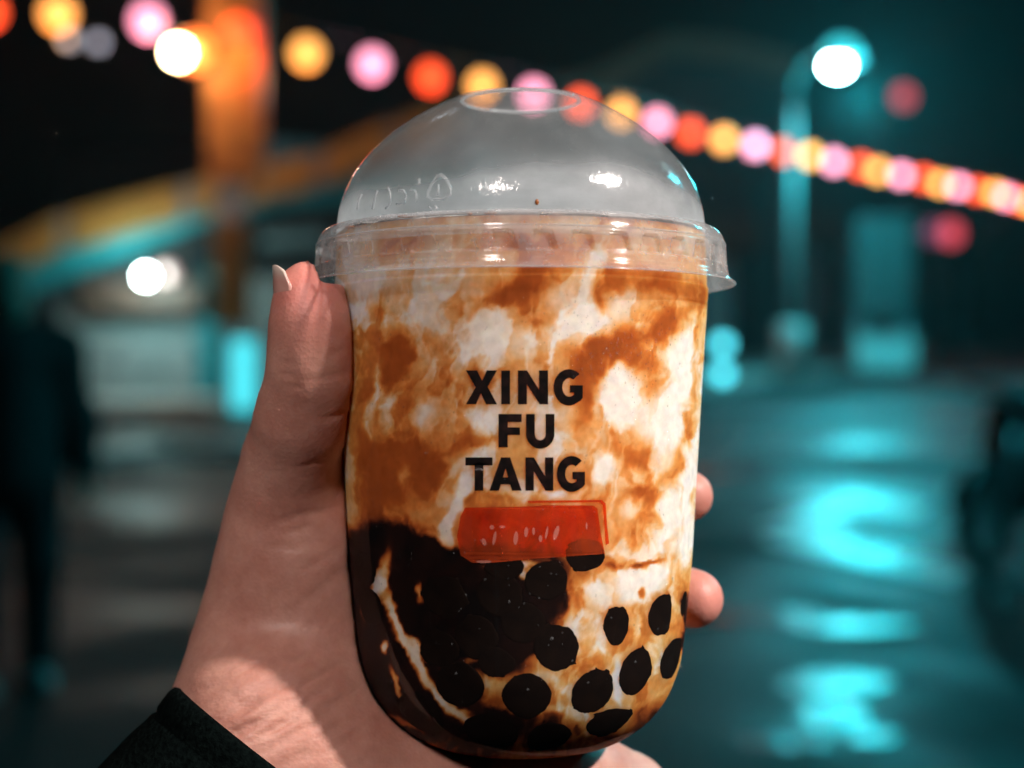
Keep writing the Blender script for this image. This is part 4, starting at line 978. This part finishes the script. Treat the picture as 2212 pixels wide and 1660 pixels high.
# embossed recycling triangle and strokes on the dome's lower side
_dz = np.array([p[1] for p in dome[:-7]]); _dr = np.array([p[0] for p in dome[:-7]])
def dome_hit(px, py):
    o_ = _camL; d_ = (cupMi.to_3x3() @ ray(px, py)).normalized(); t = np.linspace(340, 460, 2401)
    X = o_[0] + d_[0] * t; Yl = o_[1] + d_[1] * t; Z = o_[2] + d_[2] * t
    q = np.hypot(X, Yl) - np.interp(Z, _dz, _dr); i = int(np.argmax(q < 0)) if (q < 0).any() else int(np.argmin(q))
    return Vector((X[i], Yl[i], Z[i])) * mm
def Z10(zx, zy): return 708.5 + zx * 0.1562, 345.6 + zy * 0.1562
def emb(name, pts_, rad, closed=False):
    P_ = [dome_hit(*Z10(*p)) for p in pts_]
    P_ = [p * (1 + 0.0001 / max(p.length, 1e-6)) for p in P_]
    return tube(name, P_, rad * mm, M_emboss, lid, 8, True, closed)
emb("emboss_triangle", [(1380, 520), (1440, 560), (1600, 545), (1690, 500), (1700, 400), (1640, 280), (1570, 210), (1510, 240), (1440, 340), (1390, 440)], 0.35, True)
emb("emboss_stroke", [(1530, 350), (1530, 420), (1525, 500)], 0.25)
for s in ([(690, 430), (660, 500), (640, 600), (620, 690)], [(830, 380), (860, 460), (870, 560), (850, 640), (800, 680)], [(980, 430), (1050, 430), (1090, 520), (1050, 610), (950, 620)], [(1140, 420), (1210, 430), (1230, 500), (1225, 590)], [(1265, 270), (1262, 350)], [(470, 480), (430, 560), (410, 690)], [(1400, 650), (1440, 720)], [(1480, 630), (1520, 690)]):
    emb("emboss_stroke", s, 0.28)
# dried syrup spots at the ledge
M_spot = paint("dried_syrup", (0.30, 0.09, 0.015), 0.4, scale=400, bump=0.0)
for (x, y, w_, h_) in [(1060, 467, 14, 3.5), (1015, 468, 5, 4), (880, 474, 20, 3), (760, 497, 16, 3), (1160, 443, 4, 6), (1200, 470, 10, 2.5)]:
    p = dome_hit(x, y - 6)
    d_ = (to_local(CAM) - p).normalized()
    s = uv("syrup_spot", 1.0, M_spot, lid, p, 14, 8); s.scale = (w_ * PX, 0.4 * mm, h_ * PX)

# ================================================================== THE HAND
h_mm = 1000.0
def HP(px, py, dy):              # photo point at the cup's depth plus dy millimetres -> mm relative to the cup centre
    p = near(px, py, CUP_D + dy * mm) - cup_loc; return np.array([p.x, p.y, p.z]) * 1000
def HC(deg, py, r):              # round the cup: angle seen from above (0 = picture right, 90 = behind)
    zc = (1060 - py) * PX * 1000
    rad = float(R_wall(zc)) + r
    q = cupM.to_3x3() @ Vector((rad * math.cos(R(deg)), rad * math.sin(R(deg)), zc)); return np.array(q)
segs = []
def chain(pts_, k):
    for (a, ra), (b_, rb) in zip(pts_[:-1], pts_[1:]): segs.append((a, b_, ra, rb, k))
TD = -9
chain([(HP(668, 634, TD - 9), 7.2), (HP(674, 690, TD - 9), 8.0), (HP(677, 760, TD - 8), 8.3), (HP(676, 820, TD - 6), 8.9), (HP(655, 905, TD - 1), 9.9), (HP(633, 1000, TD + 8), 10.8), (HP(614, 1100, TD + 14), 12.0), (HP(606, 1200, TD + 17), 13.8), (HP(602, 1300, TD + 20), 16.0),
       (HP(597, 1400, TD + 21), 18.8), (HP(594, 1500, TD + 17), 21.6), (HP(590, 1600, TD + 9), 21.8)], 6)
W = HP(610, 1590, 2)
chain([(W, 20), (HP(560, 1735, -2), 21), (HP(470, 1890, -6), 22)], 10)
chain([(W, 17), (HP(720, 1440, 22), 14), (HC(165, 1150, 10), 11), (HC(135, 940, 9), 9)], 14)
chain([(W, 17), (HP(740, 1500, 22), 14), (HC(168, 1250, 11), 12), (HC(140, 1060, 9.5), 9.5)], 14)
chain([(W, 17), (HP(780, 1580, 24), 15), (HC(165, 1380, 12), 12), (HC(142, 1200, 9.5), 9.3)], 14)
chain([(W, 17), (HP(800, 1660, 18), 17), (HC(165, 1480, 12), 12), (HC(142, 1330, 9), 8.6)], 14)
chain([(W, 17), (HP(760, 1690, 0), 19), (HP(980, 1714, 4), 16), (HP(1180, 1714, 12), 15.5), (HP(1340, 1738, 24), 13.5)], 14)
chain([(HP(640, 1110, TD + 20), 8), (HC(165, 1100, 8), 8.5), (HC(140, 960, 9), 9)], 8)
def finger(pts_): chain(pts_, 2.5)
finger([(HC(135, 940, 9), 8.2), (HC(98, 880, 8.4), 7.8), (HC(74, 862, 7.4), 7.0), (HC(58, 850, 6.2), 6.0)])
finger([(HC(140, 1060, 9.5), 8.6), (HC(98, 1045, 8.8), 8.2), (HC(56, 1060, 7.6), 7.2), (HC(27.5, 1080, 5.8), 6.3)])
finger([(HC(142, 1200, 9.5), 8.6), (HC(98, 1225, 8.8), 8.2), (HC(52, 1285, 7.6), 7.4), (HC(20.0, 1308, 5.9), 7.2)])
finger([(HC(142, 1330, 9), 7.8), (HC(104, 1400, 8), 7.2), (HC(76, 1440, 7), 6.4), (HC(56, 1455, 5.8), 5.6)])
hs_ = 0.9
PA = np.array([s[0] for s in segs] + [s[1] for s in segs]); lo = PA.min(0) - 28; hi = PA.max(0) + 28
axs = [np.arange(lo[i], hi[i] + hs_, hs_, dtype=np.float32) for i in range(3)]
Gd = np.meshgrid(*axs, indexing='ij')
D = None
for s in segs:
    slo = np.minimum(s[0], s[1]) - max(s[2], s[3]) - 16; shi = np.maximum(s[0], s[1]) + max(s[2], s[3]) + 16
    if D is None: D = np.full(Gd[0].shape, 30.0, np.float32)
    sl = tuple(slice(max(0, int((slo[i] - lo[i]) / hs_)), int((shi[i] - lo[i]) / hs_) + 2) for i in range(3))
    c = capsule([g[sl] for g in Gd], *s[:4]); D[sl] = smin(D[sl], c, s[4])
# soft flesh yields to the rigid cup (and to the lid)
Ct = np.array(cupM.to_3x3().inverted())
Lx = Ct[0, 0] * Gd[0] + Ct[0, 1] * Gd[1] + Ct[0, 2] * Gd[2]; Ly = Ct[1, 0] * Gd[0] + Ct[1, 1] * Gd[1] + Ct[1, 2] * Gd[2]; Lz = Ct[2, 0] * Gd[0] + Ct[2, 1] * Gd[1] + Ct[2, 2] * Gd[2]
rad = np.hypot(Lx, Ly)
rw = np.interp(Lz, _wz, _wr).astype(np.float32); rw = np.where(Lz < -60.6, -20, rw); rw = np.where(Lz > 47, 50.6, rw)
cupd = rad - rw - 0.25
sl_ = np.gradient(_wr, _wz)                     # scale to true distance at the rounded bottom
cupd = np.where(Lz < -40, cupd / np.sqrt(1 + np.interp(Lz, _wz, np.clip(sl_, -6, 6)) ** 2), cupd)
D = np.maximum(D, -cupd)
# skin creases: thumb joint and heel of the hand
V, Fq = surface_nets(D.astype(np.float32), lo, hs_)
V = laplace(V, Fq, 2, 0.5)
# project for attributes
vx = V * mm + np.array(cup_loc) - np.array(CAM); dd = vx @ np.array(FWD)
hx = 1106 + vx[:, 0] / dd * FPX; hy = 830 - (vx @ np.array(UP)) / dd * FPX
M_skin, n, l, b = mat_new("skin")
b.inputs["Roughness"].default_value = 0.48
b.inputs["Subsurface Weight"].default_value = 0.35; b.inputs["Subsurface Radius"].default_value = (0.0035, 0.0012, 0.0006); b.inputs["Subsurface Scale"].default_value = 0.6
tc = n.new("ShaderNodeTexCoord")
ns = n.new("ShaderNodeTexNoise"); ns.inputs["Scale"].default_value = 75; ns.inputs["Detail"].default_value = 10; ns.inputs["Roughness"].default_value = 0.7; l.new(tc.outputs["Object"], ns.inputs["Vector"])
rp = n.new("ShaderNodeValToRGB"); rp.color_ramp.elements[0].color = (0.44, 0.19, 0.14, 1); rp.color_ramp.elements[1].color = (0.66, 0.37, 0.29, 1)
rp.color_ramp.elements[0].position = .3; rp.color_ramp.elements[1].position = .7
l.new(ns.outputs["Fac"], rp.inputs[0])
vt = n.new("ShaderNodeVertexColor"); vt.layer_name = "tone"; mixc = n.new("ShaderNodeMix"); mixc.data_type = 'RGBA'; mixc.blend_type = 'MIX'
sp = n.new("ShaderNodeSeparateColor"); l.new(vt.outputs["Color"], sp.inputs[0])
l.new(sp.outputs[0], mixc.inputs[0]); l.new(rp.outputs[0], mixc.inputs[6]); mixc.inputs[7].default_value = (0.78, 0.25, 0.21, 1)
l.new(mixc.outputs[2], b.inputs["Base Color"])
vo = n.new("ShaderNodeTexVoronoi"); vo.inputs["Scale"].default_value = 1100; l.new(tc.outputs["Object"], vo.inputs["Vector"])
n5 = n.new("ShaderNodeTexNoise"); n5.inputs["Scale"].default_value = 260; n5.inputs["Detail"].default_value = 5
mp5 = n.new("ShaderNodeMapping"); mp5.inputs["Rotation"].default_value = (0, R(-35), 0); mp5.inputs["Scale"].default_value = (0.22, 0.6, 1.0)
l.new(tc.outputs["Object"], mp5.inputs[0]); l.new(mp5.outputs[0], n5.inputs["Vector"])
mA = n.new("ShaderNodeMath"); mA.operation = 'MULTIPLY'; l.new(n5.outputs["Fac"], mA.inputs[0]); l.new(sp.outputs[1], mA.inputs[1])
mB = n.new("ShaderNodeMath"); mB.operation = 'MULTIPLY_ADD'; mB.inputs[1].default_value = 0.10; l.new(vo.outputs["Distance"], mB.inputs[0]); l.new(mA.outputs[0], mB.inputs[2])
bp = n.new("ShaderNodeBump"); bp.inputs["Strength"].default_value = 0.5; bp.inputs["Distance"].default_value = 0.0011; l.new(mB.outputs[0], bp.inputs["Height"]); l.new(bp.outputs[0], b.inputs["Normal"])

hand = empty("hand", cup_loc); tag(hand, "hand with a long thumbnail and dark green sleeve gripping the tea cup", "hand")
# crease displacement along normals
me = bpy.data.meshes.new("skin_surface"); me.from_pydata((V * mm).tolist(), [], Fq.tolist()); me.update()
nrmv = np.empty(len(V) * 3, np.float32); me.vertices.foreach_get("normal", nrmv); nrmv = nrmv.reshape(-1, 3)
wr = np.exp(-(((hx - 590) / 150) ** 2 + ((hy - 1550) / 130) ** 2))
u = (hx * 0.50 + hy * 0.87); vv = hx * 0.87 - hy * 0.5
disp = -0.95 * wr * np.clip(fbm(vv / 120, u / 17, 3.0, 3) + 0.12, 0, 1) * 1.8
def crease(x0, y0, x1, y1, width, depth):
    global disp
    ex, ey = x1 - x0, y1 - y0; L2 = ex * ex + ey * ey
    t = np.clip(((hx - x0) * ex + (hy - y0) * ey) / L2, 0, 1)
    wob = 5 * fbm(hx / 30, hy / 30, 9.0, 2)
    d_ = np.hypot(hx - x0 - t * ex, hy - y0 - t * ey + wob)
    disp = disp - depth * np.exp(-(d_ / width) ** 2) * np.sin(np.pi * np.clip(t, 0.04, 0.96))
front = nrmv[:, 1] < 0.3
for c_ in [(585, 1130, 760, 1090, 7, 0.45), (600, 1160, 700, 1120, 6, 0.3), (640, 830, 760, 800, 8, 0.3), (690, 905, 760, 890, 6, 0.3), (610, 1330, 780, 1210, 10, 0.25), (560, 1440, 690, 1420, 8, .2), (600, 780, 640, 790, 7, .3), (598, 805, 650, 815, 7, .35), (605, 835, 660, 838, 7, .3), (700, 770, 755, 760, 6, .3), (620, 1010, 735, 990, 6, .2), (560, 1180, 680, 1185, 8, .25), (640, 1240, 745, 1180, 8, .25)]: crease(*c_)
disp = np.where(front, disp, 0) + 0.10 * fbm(hx / 25, hy / 25, 4.0, 3)
V2 = V + nrmv * disp[:, None]
me.vertices.foreach_set("co", (V2 * mm).astype(np.float32).ravel()); me.update()
skin = link("skin_surface", me, M_skin, hand)
skin.name = "skin"
tone = np.zeros((len(V), 4), np.float32); tone[:, 3] = 1
tone[:, 0] = np.clip(0.75 * np.exp(-(((hx - 668) / 90) ** 2 + ((hy - 620) / 90) ** 2)) + 0.6 * np.exp(-(((hx - 1540) / 60) ** 2 + ((hy - 1200) / 220) ** 2)) + 0.10, 0, 0.85)
tone[:, 1] = np.clip(0.18 + wr, 0, 1)
ca = me.color_attributes.new("tone", 'FLOAT_COLOR', 'POINT'); ca.data.foreach_set("color", tone.ravel())

# thumbnail: a curved plate on the outer side of the thumb tip
M_nail, n, l, b = mat_new("nail"); b.inputs["Base Color"].default_value = (0.74, 0.50, 0.44, 1); b.inputs["Roughness"].default_value = 0.25; b.inputs["Coat Weight"].default_value = 0.3
tc = n.new("ShaderNodeTexCoord"); ns = n.new("ShaderNodeTexNoise"); ns.inputs["Scale"].default_value = 200; l.new(tc.outputs["Object"], ns.inputs["Vector"])
rp = n.new("ShaderNodeValToRGB"); rp.color_ramp.elements[0].color = (0.62, 0.30, 0.25, 1); rp.color_ramp.elements[1].color = (0.72, 0.40, 0.34, 1); l.new(ns.outputs["Fac"], rp.inputs[0])
ve = n.new("ShaderNodeVertexColor"); ve.layer_name = "edge"; mxn = n.new("ShaderNodeMix"); mxn.data_type = 'RGBA'; l.new(ve.outputs["Color"], mxn.inputs[0]); l.new(rp.outputs[0], mxn.inputs[6]); mxn.inputs[7].default_value = (0.76, 0.60, 0.52, 1); l.new(mxn.outputs[2], b.inputs["Base Color"])
V = []; F = []; nt = []
nu, nv_ = 16, 14
Tb = HP(676, 730, TD - 9); Tt = HP(668, 634, TD - 9)
axn = (Tt - Tb) / np.linalg.norm(Tt - Tb)
side = np.array([-0.94, -0.34, 0.0]); side -= axn * (side @ axn); side /= np.linalg.norm(side); tan = np.cross(axn, side)
cen = HP(669, 640, TD - 9)
for j in range(nv_):
    t = j / (nv_ - 1)                       # base -> free edge
    hgt = -4.8 + 12.2 * t
    for i in range(nu):
        a_ = (i / (nu - 1) - 0.5) * R(96) * (1 - 0.30 * max(0, t - 0.7) / 0.3)
        rr0 = 7.95 + 0.3 * min(1, t / 0.15) - 0.75 * t
        end = 1.6 * (1 - (2 * i / (nu - 1) - 1) ** 2) * max(0, t - 0.6) / 0.4
        p = cen + axn * (hgt + end - 1.6) + (side * math.cos(a_) + tan * math.sin(a_)) * rr0
        V.append(p * mm); nt.append(t)
for j in range(nv_ - 1):
    for i in range(nu - 1): F.append((j * nu + i, j * nu + i + 1, (j + 1) * nu + i + 1, (j + 1) * nu + i))
nail = mesh("thumbnail", V, F, M_nail, hand)
ca = nail.data.color_attributes.new("edge", 'FLOAT_COLOR', 'POINT'); ca.data.foreach_set("color", np.array([(max(0, min(1, (t - 0.82) / 0.08)),) * 3 + (1,) for t in nt], np.float32).ravel())
md = nail.modifiers.new("thick", 'SOLIDIFY'); md.thickness = 0.5 * mm; md.offset = 0

# sleeve
M_sleeve, n, l, b = mat_new("dark_green_fleece"); b.inputs["Roughness"].default_value = 0.95; b.inputs["Specular IOR Level"].default_value = 0.02
tc = n.new("ShaderNodeTexCoord"); ns = n.new("ShaderNodeTexNoise"); ns.inputs["Scale"].default_value = 700; ns.inputs["Detail"].default_value = 5; l.new(tc.outputs["Object"], ns.inputs["Vector"])
rp = n.new("ShaderNodeValToRGB"); rp.color_ramp.elements[0].color = (0.001, 0.002, 0.002, 1); rp.color_ramp.elements[1].color = (0.0035, 0.0065, 0.006, 1); rp.color_ramp.elements[0].position = .35; rp.color_ramp.elements[1].position = .75
l.new(ns.outputs["Fac"], rp.inputs[0]); l.new(rp.outputs[0], b.inputs["Base Color"])
bp = n.new("ShaderNodeBump"); bp.inputs["Strength"].default_value = 0.8; bp.inputs["Distance"].default_value = 0.001; l.new(ns.outputs["Fac"], bp.inputs["Height"]); l.new(bp.outputs[0], b.inputs["Normal"])
c0 = HP(612, 1660, -3); c1 = HP(440, 1890, -9)
ax_ = (c1 - c0) / np.linalg.norm(c1 - c0)
uu = np.cross(ax_, np.array([0, 1.0, 0])); uu /= np.linalg.norm(uu); ww = np.cross(ax_, uu)
V = []; F = []; ns_, nk = 30, 72
prof = [(8.0, 26.5), (2.0, 28.6)] + [(0.0, 29.6), (-0.6, 30.6), (0.2, 31.6), (2.0, 32.0), (6.0, 31.8), (7.0, 31.1), (8.0, 31.7)] + [(9 + 66 * t, 31.8 + 12 * t ** 1.1) for t in np.linspace(0, 1, ns_)]
for (s, r) in prof:
    for k in range(nk):
        a_ = 2 * math.pi * k / nk
        fold = 1.6 * float(fbm(np.array([math.cos(a_) * 2 + 5]), np.array([math.sin(a_) * 2 + s / 16]), 6.0, 3)[0]) * min(1, max(0, s - 4) / 8)
        p = c0 + ax_ * s + (uu * math.cos(a_) + ww * math.sin(a_) * 0.95) * (r + fold)
        V.append(p * mm)
for i in range(len(prof) - 1):
    for k in range(nk): F.append((i * nk + k, i * nk + (k + 1) % nk, (i + 1) * nk + (k + 1) % nk, (i + 1) * nk + k))
mesh("sleeve", V, F, M_sleeve, hand)

# ================================================================== LAMPS BEHIND THE PHOTOGRAPHER
def pole_lamp(name, head, label, power, col, radius, spot, target):
    o = empty(name, (head[0], head[1], 0)); tag(o, label, "lamp")
    H = head[2]
    tube("pole", [(0, 0, 0), (0, 0, H + 0.25)], 0.045, M_metal, o, 14)
    d = (Vector(target) - Vector(head)).normalized()
    a_ = Vector((0, 0, H)) + Vector((d.x, d.y, 0)).normalized() * 0.15
    tube("arm", [(0, 0, H + 0.2), a_ + Vector((0, 0, 0.08))], 0.02, M_metal, o, 10)
    hd = lathe("reflector", [(0.02, -0.14), (0.10, -0.10), (0.15, 0.0), (0.16, 0.02), (0.145, 0.02), (0.09, -0.08)], M_metal, o, 24)
    hd.location = a_; hd.rotation_euler = d.to_track_quat('Z', 'Y').to_euler()
    bu = uv("bulb", 0.055, glow(name + "_bulb", col, 40), hd, (0, 0, -0.05))
    point_light("bulb_light", a_ + d * 0.05, power, col, radius, o, spot, d)
    return o
AZ, EL, DK = R(65), R(38), 3.2
kp = cup_loc + Vector((math.cos(EL) * math.sin(AZ), -math.cos(EL) * math.cos(AZ), math.sin(EL))) * DK
pole_lamp("shop_floodlight", kp, "white floodlight on a pole lighting the cup from the side, outside the frame", 570, (1.0, 0.93, 0.87), 0.06, 15, cup_loc)
pole_lamp("fill_lamp", Vector((-0.55, -1.5, 2.75)), "small warm fill lamp added on a pole behind the photographer, outside the frame", 92, (1.0, 0.86, 0.80), 0.14, 30, cup_loc)  # unseen fill lamp, added to lift the shaded side of cup and hand

# ================================================================== HAZE
M_haze = bpy.data.materials.new("night_air"); M_haze.use_nodes = True
hn = M_haze.node_tree.nodes; hn.remove(hn["Principled BSDF"])
pvn = hn.new("ShaderNodeVolumePrincipled"); pvn.inputs["Color"].default_value = (0.85, 0.9, 0.92, 1); pvn.inputs["Density"].default_value = 0.0011; pvn.inputs["Anisotropy"].default_value = 0.55
M_haze.node_tree.links.new(pvn.outputs[0], hn["Material Output"].inputs["Volume"])
hz = box("haze", -160, 160, -70, 270, -1.1, 14.0, M_haze); tag(hz, "thin damp night air over the street", kind="stuff")
